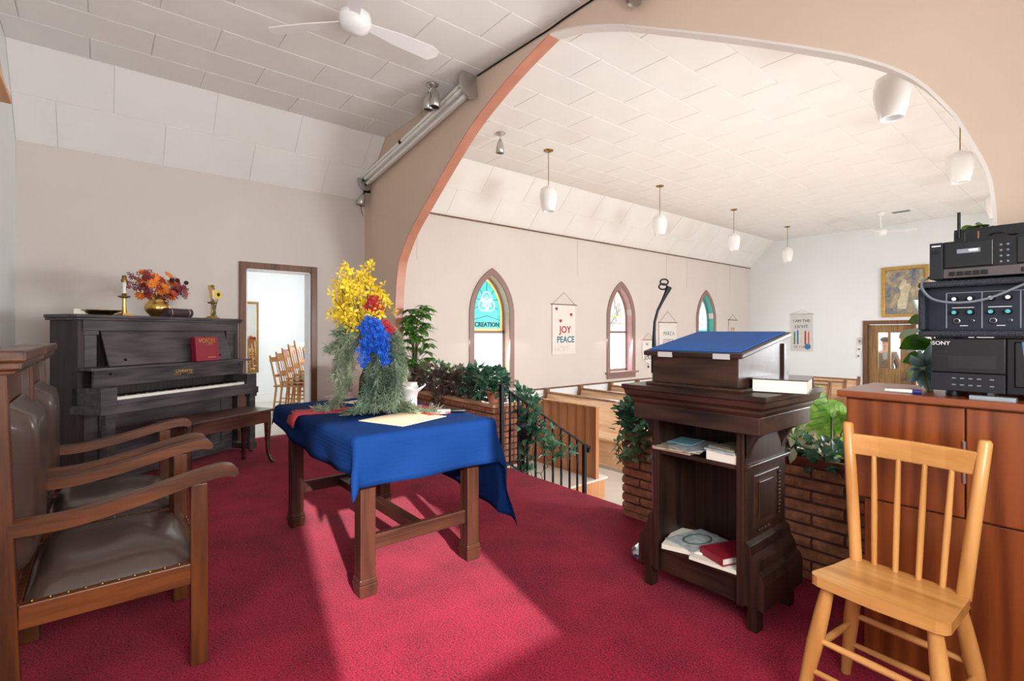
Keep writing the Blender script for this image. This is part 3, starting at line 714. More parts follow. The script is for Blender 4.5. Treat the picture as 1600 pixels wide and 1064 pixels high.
# cloth: bilinear sheet of cloth laid over the top, corners hang as folds
def cloth_mesh():
    nu, nv = 72, 52
    NL, NR, FR, FL = (-hx-.10, -hy-.10), (hx+.235, -hy-.155), (hx+.24, hy+.56), (-hx-.22, hy+.30)
    vs = []; fs = []
    for i in range(nu+1):
        for j in range(nv+1):
            u, v = i/nu, j/nv
            # sagging hem between the corners
            bow = .06*math.sin(PI*u)*(1-v)**6
            x = (1-u)*(1-v)*NL[0]+u*(1-v)*NR[0]+u*v*FR[0]+(1-u)*v*FL[0]
            y = (1-u)*(1-v)*NL[1]+u*(1-v)*NR[1]+u*v*FR[1]+(1-u)*v*FL[1]-bow
            r0 = .02
            ex = max(abs(x)-hx, 0); ey = max(abs(y)-hy, 0); e = math.hypot(ex, ey)
            cx_, cy_ = max(-hx, min(hx, x)), max(-hy, min(hy, y))
            if e > 0:
                a = min(e/r0, PI/2); out = r0*math.sin(a); drop = r0*(1-math.cos(a))+max(0, e-r0*PI/2)
                both = min(ex, ey)
                out += drop*(.05+.13*min(1, both/.12)) + .012*math.sin(x*17+y*13)*min(drop*4, 1)
                dx, dy = ex/e*(1 if x > 0 else -1), ey/e*(1 if y > 0 else -1)
                X, Y, Z = cx_+dx*out, cy_+dy*out, TZ+.004-drop
            else: X, Y, Z = x, y, TZ+.004+.0008*math.sin(x*9)*math.sin(y*11)
            vs.append((X, Y, Z))
    for i in range(nu):
        for j in range(nv):
            a = i*(nv+1)+j; fs.append((a, a+nv+1, a+nv+2, a+1))
    return vs, fs
vs, fs = cloth_mesh()
cl = MB().add(vs, fs, True).build('tablecloth', 'blue_cloth', recalc=False)
cl.location = tc; sm = cl.modifiers.new('solid', 'SOLIDIFY'); sm.thickness = .002; sm.offset = 1
tag(cl, 'blue patterned cloth draped over the communion table', 'tablecloth')
# honeycomb weave of the cloth
m = MT['blue_cloth']; N = m.node_tree.nodes; L = m.node_tree.links; b = N['Principled BSDF']
vo = N.new('ShaderNodeTexVoronoi'); vo.inputs['Scale'].default_value = 55; vo.inputs['Randomness'].default_value = .12
L.new(coords(N, L), vo.inputs['Vector']); bump(N, L, b, vo.outputs['Distance'], .35, .004)
TT = TZ+.007
# red runner hanging over the near edge
def strip_cloth(name, m, pts, wdir, wd, label, cat, thick=.002):
    vs = []; fs = []; wd_ = Vector(wdir)*wd/2
    for p in pts: vs += [Vector(p)-wd_, Vector(p)+wd_]
    for i in range(len(pts)-1): fs.append((2*i, 2*i+1, 2*i+3, 2*i+2))
    o = MB().add(vs, fs, True).build(name, m, recalc=False); s = o.modifiers.new('solid', 'SOLIDIFY'); s.thickness = thick; s.offset = 1
    return tag(o, label, cat)
pc = on_z(500, 652, TT)
strip_cloth('red_runner', 'red_cloth', [(-2.86, 1.30, TT), (-2.92, 1.10, TT), (-2.97, .95, TT), (-2.995, .875, TT), (-3.0, .85, TT-.006), (-3.0, .835, TT-.03), (-3.0, .826, TT-.07)], (.97, -.1, 0), .21, 'red cloth strip hanging over the table edge under the flowers', 'cloth')
def sheet(name, m, x, y, w_, d_, rz, z, label, cat, t=.002):
    o = MB().box(-w_/2, w_/2, -d_/2, d_/2, 0, t).build(name, m); o.location = (x, y, z); o.rotation_euler.z = rz; return tag(o, label, cat)
sheet('paper_sheet', 'paper_tan', -2.42, 1.24, .31, .34, .35, TT, 'tan paper sheet lying flat on the blue cloth', 'paper')
sheet('paper_sheet', 'paper', -3.12, 1.35, .30, .2, .3, TT, 'white paper sheet under the drooping greenery', 'paper')
sheet('red_folder', 'red_cloth', -2.62, 1.47, .42, .2, .1, TT, 'red folder lying behind the white candle', 'folder', .004)
pen = thing('marker_pen', 'thick black marker pen with pale label on the blue cloth', 'pen', (-2.42, 1.535, TT+.012), .95)
MB().tube([(-.075, 0, 0), (.0, 0, 0)], .011, 12).build('barrel', 'steel', pen); MB().tube([(.0, 0, 0), (.07, 0, 0), (.085, 0, 0)], [.012, .012, .008], 12).build('cap', 'black', pen)
# white candle in a petal-shaped holder
p = on_z(640, 637, TT)
cd = thing('candle_holder', 'white flaring petal candle holder with a square white candle', 'candle', (p.x, p.y, TT))
mb = MB(); nn = 32; prof_ = [(.034, 0), (.036, .03), (.038, .06), (.044, .085)]; vs = []; fs = []
for iz in range(6):
    for k in range(nn):
        th = 2*PI*k/nn; lobe = abs(math.cos(2*(th-YAW)))**.8
        if iz < 4: r_, z_ = prof_[iz]; r_ += .004*lobe*iz/3
        else: r_ = .05+(iz-3)*.020*lobe; z_ = .085+(iz-3)*(.006+.014*lobe)
        vs.append((r_*math.cos(th), r_*math.sin(th), z_))
for iz in range(5):
    for k in range(nn): k2 = (k+1) % nn; fs.append((iz*nn+k, iz*nn+k2, (iz+1)*nn+k2, (iz+1)*nn+k))
mb.add(vs, fs, True, Matrix.Scale(1.1, 4))
o = mb.build('holder', 'white', cd, recalc=False); s = o.modifiers.new('s', 'SOLIDIFY'); s.thickness = .005
MB().box(-.034, .034, -.034, .034, .005, .155, Matrix.Rotation(.5, 4, 'Z')).build('candle', 'ivory', cd, .005)

# ================================================================== armchairs
def armchair(label, loc):
    r = thing('armchair', label, 'armchair', loc)          # local: faces +y, x across
    W2, D0, D1 = .285, -.235, .27
    for sx in (-1, 1):
        MB().box(sx*W2-.025, sx*W2+.025, D1-.055, D1, 0, .665).build('leg', 'oak', r, .005)
        MB().hexa([(sx*W2-.024, D0-.05, 0), (sx*W2+.024, D0-.05, 0), (sx*W2+.024, D0+.01, 0), (sx*W2-.024, D0+.01, 0), (sx*W2-.024, D0-.075, 1.11), (sx*W2+.024, D0-.075, 1.11), (sx*W2+.024, D0-.025, 1.11), (sx*W2-.024, D0-.025, 1.11)]).build('rear_leg', 'oak', r, .004)
        pts = catmull([(D0-.02, .605), (D0+.12, .605), (D0+.28, .632), (D1-.06, .672), (D1+.04, .69), (D1+.085, .683)], 5)
        top = [(y, z+.030) for y, z in pts]; bot = [(y, z-.012) for y, z in pts]
        end = [(D1+.098, .698), (D1+.10, .68)]
        MB().prism(top+end+bot[::-1], 'x', sx*W2-.032, sx*W2+.032).build('armrest', 'oak_y', r, .008)
        MB().box(sx*W2-.016, sx*W2+.016, D0, D1-.05, .30, .375).build('side_rail', 'oak_y', r, .003)
    MB().box(-W2, W2, D1-.04, D1-.012, .30, .375).build('front_rail', 'oak', r, .003)
    MB().box(-W2, W2, D0-.02, D0+.005, .30, .375).build('back_rail', 'oak', r, .003)
    # seat cushion, domed
    nu, nv = 16, 14; vs = []; fs = []
    for i in range(nu+1):
        for j in range(nv+1):
            u, v = i/nu*2-1, j/nv*2-1; h = (max(0, 1-u**4)*max(0, 1-v**4))**.5
            vs.append((u*(W2-.012), (D0+D1)/2-.01+v*(D1-D0-.04)/2, .372+.085*h**.8+.012*(1-abs(u))*math.sin(v*5)))
    for i in range(nu):
        for j in range(nv): a = i*(nv+1)+j; fs.append((a, a+nv+1, a+nv+2, a+1))
    MB().add(vs, fs, True).build('seat_cushion', 'leather', r, recalc=False)
    mb = MB()
    for sx in (-1, 1):
        for k in range(11): mb.ball((sx*(W2+.004), D0+.03+k*.043, .378), .006, 6, 4)
    for k in range(13): mb.ball((-W2+.04+k*.0435, D1-.008, .378), .006, 6, 4)
    stuff(mb.build('upholstery_nails', 'brass_dull', r))
    # back: panel, cushion, crest
    MB().hexa([(-W2+.02, D0-.055, .40), (W2-.02, D0-.055, .40), (W2-.02, D0-.03, .40), (-W2+.02, D0-.03, .40), (-W2+.02, D0-.07, 1.1), (W2-.02, D0-.07, 1.1), (W2-.02, D0-.045, 1.1), (-W2+.02, D0-.045, 1.1)]).build('back_panel', 'oak', r, .002)
    vs = []; fs = []; z0, z1 = .43, .985
    for i in range(nu+1):
        for j in range(nv+1):
            u, v = i/nu*2-1, j/nv*2-1; h = (max(0, 1-u**6)*max(0, 1-v**8))**.5
            vs.append((u*(W2-.045), D0-.035+.075*h, (z0+z1)/2+v*(z1-z0)/2))
    for i in range(nu):
        for j in range(nv): a = i*(nv+1)+j; fs.append((a, a+1, a+nv+2, a+nv+1))
    MB().add(vs, fs, True).build('back_cushion', 'leather', r, recalc=False)
    MB().box(-W2-.03, W2+.03, D0-.085, D0-.005, 1.09, 1.105).box(-W2-.045, W2+.045, D0-.095, D0+.01, 1.105, 1.13).box(-W2-.055, W2+.055, D0-.1, D0+.02, 1.13, 1.165).build('crest_rail', 'oak_dark_x', r, .006)
    return r
armchair('brown leather armchair with arms of oak, beside a twin nearer the piano', (-2.455, .035, 0))
armchair('brown leather armchair with arms of oak, between its twin and the piano', (-3.19, .035, 0))

# ================================================================== lectern
LX0, LX1, LY0, LY1 = -1.415, -.985, 2.05, 2.42
lc = Vector(((LX0+LX1)/2, LY0, 0))
lt = thing('lectern', 'dark oak lectern with open shelves and slanted blue-covered top', 'lectern', lc)
w2 = (LX1-LX0)/2; dp = LY1-LY0
for sx in (-1, 1):
    sp = MB().box(sx*w2-.012, sx*w2+.012, 0, dp, .09, .83).build('side_panel', 'lectern', lt, .003)
    MB().box(sx*(w2-.012)-.016, sx*(w2-.012)+.016, -.012, .012, .09, .83).build('stile', 'lectern', lt, .003)
    fl = [(.008, .10), (.085, .10), (.085, .20), (.078, .235), (.06, .25), (.055, .28), (.035, .31), (.03, .345), (.012, .36)]
    MB().prism([(sx*(w2+a), z) for a, z in fl]+[(sx*w2, .36), (sx*w2, .10)], 'y', -.012, dp).build('flared_base', 'lectern', lt, .003)
    MB().box(sx*w2+sx*.01-.006, sx*w2+sx*.01+.006, .06, dp-.07, .40, .62).build('side_moulding', 'lectern_x', lt, .004)
    MB().box(sx*w2+sx*.02-.004, sx*w2+sx*.02+.004, .09, dp-.15, .43, .59).build('side_field', 'lectern', lt, .003)
    mb = MB()
    for k in range(12): mb.ball((sx*(w2+.02), dp-.085, .42+k*.0165), (.006, .009, .008), 8, 5)
    for k in range(4): mb.ball((sx*(w2+.018), .10+k*.028, .385), (.006, .011, .007), 8, 5)
    stuff(mb.build('carved_beading', 'lectern_x', lt))
    MB().box(sx*w2+sx*.012-.012, sx*w2+sx*.012+.012, -.01, dp+.03, .655, .672).build('shelf_bead', 'lectern_x', lt, .004)
    MB().prism([(sx*(w2+a), z) for a, z in ((0, .70), (.012, .70), (.02, .74), (.045, .785), (.085, .815), (.085, .83), (0, .83))], 'y', .0, .03).build('bracket', 'lectern', lt)
    MB().prism([(sx*(w2+a), z) for a, z in ((0, .70), (.012, .70), (.02, .74), (.045, .785), (.085, .815), (.085, .83), (0, .83))], 'y', dp-.04, dp-.01).build('bracket', 'lectern', lt)
    for fy0, fy1 in ((-.005, .05), (dp-.06, dp-.01)): MB().box(sx*(w2+.035)-.02, sx*(w2+.035)+.02, fy0, fy1, 0, .10).build('foot', 'lectern', lt, .003)
MB().box(-w2, w2, dp-.03, dp, .09, .83).build('back_panel', 'lectern', lt)
MB().box(-w2, w2, .0, dp-.03, .19, .21).build('shelf', 'lectern_x', lt, .003)
MB().box(-w2, w2, .0, dp-.03, .645, .665).build('shelf', 'lectern_x', lt, .003)
MB().box(-w2, w2, .015, .03, .085, .19).build('toe_board', 'lectern_x', lt)
# head: apron, mouldings, shelf, slanted box
hx0, hx1, hy0, hy1 = -.285, .395-.02, -.165, .40
MB().box(hx0+.04, hx1-.04, hy0+.04, hy1-.04, .825, .895).build('apron', 'lectern_x', lt, .004)
mb = MB(); prof = [(.04, .895), (.03, .91), (.03, .92), (.012, .935), (.008, .955), (0, .962), (0, .98)]
for (i0, z0), (i1, z1) in zip(prof, prof[1:]):
    mb.hexa([(hx0+i0, hy0+i0, z0), (hx1-i0, hy0+i0, z0), (hx1-i0, hy1-i0, z0), (hx0+i0, hy1-i0, z0), (hx0+i1, hy0+i1, z1), (hx1-i1, hy0+i1, z1), (hx1-i1, hy1-i1, z1), (hx0+i1, hy1-i1, z1)])
mb.build('shelf_moulding', 'lectern_x', lt)
bx0, bx1, by0, by1 = -.165, .235, -.09, .31
MB().box(bx0-.025, bx1+.025, by0-.02, by1+.02, .98, .995).build('plinth', 'lectern_x', lt, .005)
zA, zB = 1.12, 1.195
MB().hexa([(bx0, by0, .995), (bx1, by0, .995), (bx1, by1, .995), (bx0, by1, .995), (bx0, by0, zA), (bx1, by0, zA), (bx1, by1, zB), (bx0, by1, zB)]).build('desk_box', 'lectern_x', lt, .003)
sl = (zB-zA)/(by1-by0)
def slab(x0, x1, y0, y1, t0, t1):
    z = lambda y, t: zA+(y-by0)*sl+t
    return MB().hexa([(x0, y0, z(y0, t0)), (x1, y0, z(y0, t0)), (x1, y1, z(y1, t0)), (x0, y1, z(y1, t0)), (x0, y0, z(y0, t1)), (x1, y0, z(y0, t1)), (x1, y1, z(y1, t1)), (x0, y1, z(y1, t1))])
slab(bx0-.03, bx1+.03, by0-.03, by1+.03, .0, .022).build('desk_top', 'lectern_x', lt, .005)
slab(bx0-.012, bx1+.012, by0-.012, by1+.012, .022, .028).build('blue_mat', 'blue_mat', lt, .002)
for x in (bx0+.05, bx1-.09):
    MB().box(x, x+.07, by0-.034, by0-.028, zA-.008, zA+.014).build('worn_edge', mat('worn_tape', S(176, 172, 170), .5), lt)
MB().hexa([(bx1-.005, by1, .98), (bx1+.012, by1, .98), (bx1+.012, by1+.06, .98), (bx1-.005, by1+.06, .98), (bx1-.005, by1-.0, 1.17), (bx1+.012, by1, 1.17), (bx1+.012, by1+.015, 1.17), (bx1-.005, by1+.015, 1.17)]).build('rear_brace', 'lectern', lt)
# book on the lectern shelf
def book(name, label, cat, loc, rz, w_, d_, h_, cover, spine='-x', pages='paper', group=None):
    r = thing(name, label, cat, loc, rz, group); t = .004
    MB().box(-w_/2, w_/2, -d_/2, d_/2, 0, t).box(-w_/2, w_/2, -d_/2, d_/2, h_-t, h_).box(-w_/2, -w_/2+t, -d_/2, d_/2, t, h_-t).build('cover', cover, r, .0015)
    MB().box(-w_/2+t, w_/2-.006, -d_/2+.006, d_/2-.006, t, h_-t).build('pages', pages, r)
    return r
MT['brownbook'] = mat('brown_cover', S(52, 36, 32), .25, var=.1, coat=.4)
book('thick_book', 'thick closed book with dark glossy cover on the lectern ledge', 'book', (lc.x+.315, lc.y+.13, .981), -1.3, .27, .2, .055, 'brownbook', pages='paper')
# papers and books on the shelves
z = .666
MT['print'] = mat('printed_cover', S(160, 150, 130), .6, var=.5, vs=30)
MT['print2'] = mat('grey_print', S(170, 178, 178), .6, var=.35, vs=40)
def flat(name, label, cat, x, y, w_, d_, rz, z, m, t=.004):
    o = MB().box(-w_/2, w_/2, -d_/2, d_/2, 0, t).build(name, m); o.location = (lc.x+x, lc.y+y, z); o.rotation_euler.z = rz; return tag(o, label, cat)
flat('pamphlet', 'cream pamphlet lowest on the upper lectern shelf', 'pamphlet', -.13, .11, .19, .24, .05, z, 'paper_tan', .015)
flat('magazine', 'printed magazine lying open over the upper shelf edge', 'magazine', -.11, .10, .21, .28, .22, z+.016, 'print', .006)
flat('magazine', 'grey printed magazine slanting off the upper shelf', 'magazine', -.03, .09, .14, .25, -.35, z+.023, 'print2', .004)
flat('pamphlet', 'pale blue pamphlet on top of the magazines', 'pamphlet', -.13, .13, .12, .15, .1, z+.028, 'paper_blue', .003)
book('paperback', 'thick cream-edged paperback on the upper lectern shelf', 'book', (lc.x+.125, lc.y+.10, z), PI/2, .21, .15, .04, 'paper')
flat('booklet', 'printed booklet lower of two on the cream paperback', 'booklet', .12, .10, .14, .22, -.1, z+.041, 'print2', .007)
flat('booklet', 'brown printed booklet topmost on the cream paperback', 'booklet', .13, .11, .13, .2, -.25, z+.049, 'print', .006)
z = .211
flat('paper_stack', 'stack of cream papers on the lower lectern shelf', 'papers', .08, .10, .22, .24, .1, z, 'paper', .014)
flat('pamphlet', 'cream pamphlet lower left on the bottom lectern shelf', 'pamphlet', -.10, .12, .2, .25, .3, z, 'paper', .022)
cb = flat('booklet', 'grey booklet with an oval wreath on its cover', 'booklet', -.07, .13, .17, .24, -.2, z+.023, 'print2', .005)
MB().tube([(.05*math.cos(a), .075*math.sin(a), .0055) for a in [2*PI*i/24 for i in range(25)]], .005, 6).build('wreath_print', mat('wreath', S(70, 90, 84), .8, var=.3, vs=60), cb)
book('hymn_book', 'red hymn book lying on the lower lectern shelf', 'book', (lc.x+.10, lc.y+.10, z+.015), PI/2-.35, .20, .14, .034, 'maroon')

# ================================================================== microphone stand
p = at_depth(1022, 519, 2.72)
ms = thing('microphone_stand', 'chrome floor microphone stand with black gooseneck beside the lectern', 'microphone stand', (p.x, p.y, 0))
MB().lathe([(.125, 0), (.128, .012), (.118, .035), (.085, .058), (.04, .07), (.02, .085), (.0135, .09)], (0,0,0), 32).build('base', 'chrome', ms)
MB().tube([(0,0,.085), (0,0,1.02)], .011, 14).build('pole', 'chrome', ms)
MB().tube([(0,0,1.0), (0,0,1.12)], .016, 14).build('clutch', 'black', ms)
rv = Vector((RX, RY, 0))
g = [Vector((0,0,1.08))+rv*a+Vector((0,0,b)) for a, b in ((0, .06), (.0, .12), (.004, .2), (.02, .26), (.045, .31), (.07, .36))]
MB().tube(g, [.013, .010, .0075, .0075, .0085, .013], 10).tube(g[-1:]+[g[-1]+rv*.012+Vector((0,0,.028))], [.014, .017], 10).build('gooseneck', 'black', ms)
c0 = g[-1]+Vector((0,0,.03))
for dz, dx, R_ in ((.025, -.015, .022), (.0, -.022, .022)):
    MB().tube([c0+rv*(dx+R_*math.cos(a))+Vector((0, 0, dz+R_*.7*math.sin(a))) for a in [2*PI*i/16 for i in range(17)]], .0045, 8).build('clip_ring', 'black', ms)

# ================================================================== spindle chair
sc_ = thing('spindle_chair', 'light maple spindle-back chair before the fir cabinet', 'chair', (-.447, 1.882, 0), -.10)
SH = .44
def seat_poly():
    pts = [(-.182, -.105), (-.175, -.122), (-.155, -.132), (0, -.140), (.145, -.132), (.165, -.122), (.172, -.105), (.166, .0), (.16, .09), (.158, .115), (.145, .13), (0, .135), (-.145, .13), (-.158, .115), (-.16, .09), (-.166, .0)]
    return pts
MB().prism(seat_poly(), 'z', SH-.032, SH).build('seat', 'maple_x', sc_, .01)
legs = {}
for sx in (-1, 1):
    for sy in (-1, 1):
        a = Vector((sx*.135, sy*.10, SH-.03)); b_ = Vector((sx*.195, sy*.165, 0)); legs[sx, sy] = (a, b_)
        P = [a.lerp(b_, k) for k in (0, .2, .45, .75, 1)]
        MB().tube(P, [.018, .022, .024, .019, .015], 12).build('leg', 'maple', sc_)
def lp(sx, sy, k): return legs[sx, sy][0].lerp(legs[sx, sy][1], k)
for sy, k in ((-1, .42), (-1, .66), (1, .42), (1, .7)):
    MB().tube([lp(-1, sy, k), (lp(-1, sy, k)+lp(1, sy, k))/2, lp(1, sy, k)], [.009, .012, .009], 10).build('stretcher', 'maple_x', sc_)
for sx in (-1, 1):
    MB().tube([lp(sx, -1, .5), (lp(sx, -1, .5)+lp(sx, 1, .5))/2, lp(sx, 1, .5)], [.009, .012, .009], 10).build('stretcher', 'maple', sc_)
    MB().tube([(sx*.142, .112, SH-.01), (sx*.155, .125, SH+.15), (sx*.168, .138, SH+.3), (sx*.182, .15, SH+.455), (sx*.182, .15, SH+.462)], [.019, .019, .018, .017, .012], 12).build('back_post', 'maple', sc_)
pts = [(-.176, .143), (-.09, .158), (0, .163), (.09, .158), (.176, .143)]
vs = []; 
MB().ring([(x, y-.009) for x, y in pts], [(x, y+.009) for x, y in pts], 'z', SH+.355, SH+.425, closed=False).build('crest_rail', 'maple_x', sc_, .004)
for x in (-.1, -.034, .034, .1):
    MB().tube([(x*.9, .118, SH-.01), (x*.97, .138, SH+.18), (x*1.04, .160-abs(x)*.06, SH+.36)], [.0085, .0095, .0075], 10).build('spindle', 'maple', sc_)

# ================================================================== cabinet with the sound equipment
CBX0, CBX1, CBY0, CBY1, CBZ = -.672, .55, 2.21, 2.635, 1.0
cb = thing('fir_cabinet', 'reddish fir cabinet with plain doors under the sound equipment', 'cabinet', (CBX0, CBY0, 0))
W_ = CBX1-CBX0; D_ = CBY1-CBY0
MB().box(-.02, W_, -.025, D_, CBZ-.025, CBZ).build('top', 'fir_x', cb, .004)
MB().box(.0, W_-.01, .02, D_, .60, CBZ-.025).build('upper_case', 'fir', cb, .003)
MB().box(.055, W_-.01, .03, D_, 0, .60).build('lower_case', 'fir', cb, .003)
for a, b_ in ((.005, .345), (.350, .76), (.765, W_-.015)):
    dr = MB().box(a, b_, .0, .02, .605, CBZ-.032).build('door', 'fir', cb, .003)
    kx = b_-.045 if a < .1 else a+.035
    MB().lathe([(.006, 0), (.006, .012), (.014, .016), (.015, .024), (.009, .03), (0, .031)], (0,0,0), 14, Matrix.Translation((kx, 0, .79)) @ Matrix.Rotation(PI/2, 4, 'X')).build('knob', 'chrome', dr)
for a, b_ in ((.06, .352), (.356, .77), (.774, W_-.015)):
    MB().box(a, b_, .018, .03, .01, .595).build('lower_door', 'fir', cb, .003)
MB().tube([(.345, -.002, .72), (.345, -.006, .76)], .005, 8).tube([(.345, -.002, .82), (.345, -.006, .86)], .005, 8).build('hinge', 'steel', cb)
# ================================================================== sound equipment on the cabinet (fronts face -Y)
EX = -.417; EY = 2.235
z0 = CBZ
MT['label_white'] = mat('white_print', S(226, 228, 230), .5, var=.02)
MT['label_dim'] = mat('dim_print', S(120, 126, 134), .5, var=.02)
MT['teal_knob'] = mat('teal_knob_cap', S(60, 170, 176), .35, var=.05)
# CD changer
cdp = thing('cd_changer', 'large black disc changer at the bottom of the equipment stack', 'disc player', (EX, EY, z0))
h0, h1 = .022, .200
for x in (.05, .38): 
    for y in (.05, .3): MB().lathe([(.02, 0), (.022, .008), (.02, .022)], (x, y, 0), 14).build('foot', 'black', cdp)
MB().box(0, .43, .02, .36, h0, h1).build('case', 'black', cdp, .003)
MB().box(0, .185, .0, .02, .085, h1).build('left_fascia', 'black_gloss', cdp, .002)
MB().box(0, .185, -.003, .02, h0, .083).build('button_panel', 'grey_dark', cdp, .002)
MB().box(.188, .43, .002, .02, h0, h1).build('right_fascia', 'black', cdp, .002)
dr = MB().box(.205, .405, -.004, .003, .045, .19).build('disc_door', 'black_gloss', cdp, .006)
MB().hexa([(.222, -.0052, .19), (.238, -.0052, .19), (.238, -.004, .19), (.222, -.004, .19), (.236, -.0052, .05), (.25, -.0052, .05), (.25, -.004, .05), (.236, -.004, .05)]).build('blue_strip', mat('blue_strip', S(70, 120, 170), .3), dr)
lettering('MegaStorage', .014, 'gold', dr, Matrix.Translation((.31, -.0045, .098)) @ Matrix.Rotation(PI/2, 4, 'X'), depth=.0006)
lettering('300CD', .010, 'gold', dr, Matrix.Translation((.31, -.0045, .086)) @ Matrix.Rotation(PI/2, 4, 'X'), depth=.0006)
lettering('SONY', .018, 'label_white', cdp, Matrix.Translation((.026, -.001, .178)) @ Matrix.Rotation(PI/2, 4, 'X'), depth=.0006)
MB().box(.012, .042, -.003, .0, .148, .16).build('power_button', 'grey_dark', cdp, .002)
MB().box(.045, .165, -.0015, .0, .10, .142).build('display', mat('display_glass', S(8, 10, 14), .08), cdp)
for r_ in range(2):
    for k in range(5):
        MB().box(.055+k*.021+(.01 if k == 4 else 0), .065+k*.021+(.01 if k == 4 else 0), -.006, -.003, .064-r_*.022, .068-r_*.022).build('button', 'label_dim', cdp)
# powered mixer in a dark textured case
zm = z0+.205
mx_ = thing('mixer_amplifier', 'blue-black mixer amplifier with knobs between the disc changer and the cassette deck', 'mixer', (EX-.032, EY-.03, zm))
hm = .19; wm = .60
for x in (.05, .53): MB().box(x, x+.04, .03, .3, -.005, .0).build('foot', 'black', mx_)
mb = MB(); mb.box(0, wm, 0, .30, 0, .022).box(0, wm, 0, .30, hm-.022, hm).box(0, .022, 0, .30, .022, hm-.022).box(wm-.022, wm, 0, .30, .022, hm-.022).box(.022, wm-.022, .25, .30, .022, hm-.022)
mb.build('case', 'tolex', mx_, .008)
fp = MB().box(.022, wm-.022, .045, .055, .022, hm-.022).build('face_panel', mat('panel_navy', S(20, 27, 40), .45, spec=.3), mx_)
mb = MB()
for k in range(6): mb.box(.07+.09*k-.0015, .07+.09*k+.0015, .0435, .045, .03, hm-.04)
mb.box(.07, .55, .0435, .045, hm-.041, hm-.039)
stuff(mb.build('printed_lines', 'label_dim', fp))
mb = MB()
for k in range(5): mb.box(.085+.09*k, .14+.09*k, .0435, .045, .098, .100)
for k in range(5): mb.box(.105+.09*k, .125+.09*k, .0435, .045, .037, .039)
stuff(mb.build('printed_captions', 'label_white', fp))
def knob(px_, pz_, r_, capm, nm):
    k_ = MB().lathe([(r_*1.15, 0), (r_*1.1, .006), (r_, .008), (r_*.9, .022)], (0,0,0), 14, Matrix.Translation((px_, .045, pz_)) @ Matrix.Rotation(PI/2, 4, 'X')).build(nm, 'black', mx_)
    MB().lathe([(r_*.72, .0), (r_*.72, .002)], (0,0,0), 12, Matrix.Translation((px_, .0225, pz_)) @ Matrix.Rotation(PI/2, 4, 'X')).build('knob_cap', capm, k_)
for k in range(5):
    for dx in (.018, .058):
        knob(.075+.09*k+dx, .128, .0085, 'label_white', 'tone_knob'); knob(.075+.09*k+dx, .083, .0085, 'teal_knob', 'level_knob')
    for dx, R_ in ((.022, .0105), (.062, .006)):
        M = Matrix.Translation((.075+.09*k+dx, .045, .054)) @ Matrix.Rotation(PI/2, 4, 'X')
        j = MB().lathe([(R_, 0), (R_, .006), (R_*.72, .0065)], (0,0,0), 16, M).build('jack_ring', 'chrome', mx_); MB().lathe([(R_*.7, .006), (R_*.7, .0072)], (0,0,0), 14, M).build('jack_hole', 'black', j)
# cassette deck
zd = zm+hm+.008
dk = thing('cassette_deck', 'black twin cassette deck sitting on the mixer', 'cassette deck', (EX-.003, EY-.01, zd))
hd = .125
for x in (.05, .40): MB().lathe([(.014, -.008), (.014, .002)], (x, .06, 0), 12).build('foot', 'black', dk)
MB().box(0, .45, .012, .26, 0, hd).build('case', 'black', dk, .003)
MB().box(0, .035, .0, .012, 0, hd).build('left_fascia', 'grey_dark', dk, .001)
MB().box(.037, .45, .004, .012, .034, hd).build('face', 'black', dk)
for a, b_ in ((.04, .16), (.215, .335)):
    cdr = MB().box(a, b_, -.002, .004, .036, hd-.006).build('cassette_door', 'black_gloss', dk, .002)
    MB().box(a+.032, a+.09, -.0032, -.002, .082, .096).build('cassette_window', 'label_dim', cdr)
    MB().box(a+.062, a+.085, -.0036, -.0031, .087, .094).build('cassette_label', 'label_white', cdr)
MB().box(.037, .45, .0, .012, .002, .032).build('button_strip', mat('strip_brown', S(70, 60, 62), .4), dk)
for k in range(5): MB().box(.052+.02*k, .069+.02*k, -.004, .0, .008, .022).build('button', 'black', dk, .001)
for k in range(5): MB().box(.225+.02*k, .242+.02*k, -.004, .0, .008, .022).build('button', 'black', dk, .001)
for k in range(8):
    MB().ball((.178+.016*(k % 2), .003, .045+.018*(k//2)), .004, 8, 5).build('control_button', 'label_dim', dk)
MB().box(.008, .028, -.004, .0, .088, .10).build('power_button', 'black', dk, .001)
MB().box(.006, .03, -.0006, .0, .112, .116).build('maker_mark', 'label_white', dk)
# wireless receiver with antenna
zr = zd+hd
wr = thing('wireless_receiver', 'flat black wireless receiver with a stub antenna topmost on the stack', 'receiver', (EX+.055, EY+.03, zr+.001))
MB().box(0, .42, 0, .18, 0, .042).build('case', 'black', wr, .002)
MB().box(.0, .03, -.004, .0, .0, .034).build('end_cap', 'black', wr, .002)
MB().tube([(.014, -.008, .012), (.014, -.008, .10)], .0045, 10).build('antenna', 'black', wr)
MB().box(.06, .064, -.001, .0, .006, .03).box(.195, .20, -.001, .0, .006, .038).build('copper_mark', mat('copper_mark', S(150, 96, 70), .4, metal=.6), wr)
MB().tube([(.09+.004*k, -.004-.006*math.sin(k*.5), .012+.006*math.sin(k*.33)) for k in range(18)], .002, 6).build('lead', 'black', wr)
# looped grey cable
cbpts = catmull([(EX+.0, EY+.05, zd+.02), (EX-.02, EY-.02, zd-.005), (EX-.012, EY-.052, zm+.16), (EX+.02, EY-.058, zm+.125), (EX+.085, EY-.058, zm+.113), (EX+.155, EY-.056, zm+.125), (EX+.235, EY-.05, zm+.165), (EX+.30, EY-.04, zm+.19)], 6)
tag(MB().tube(cbpts, .0042, 8).build('audio_cable', mat('grey_cable', S(104, 112, 122), .5)), 'grey cable looping across the mixer front', 'cable')
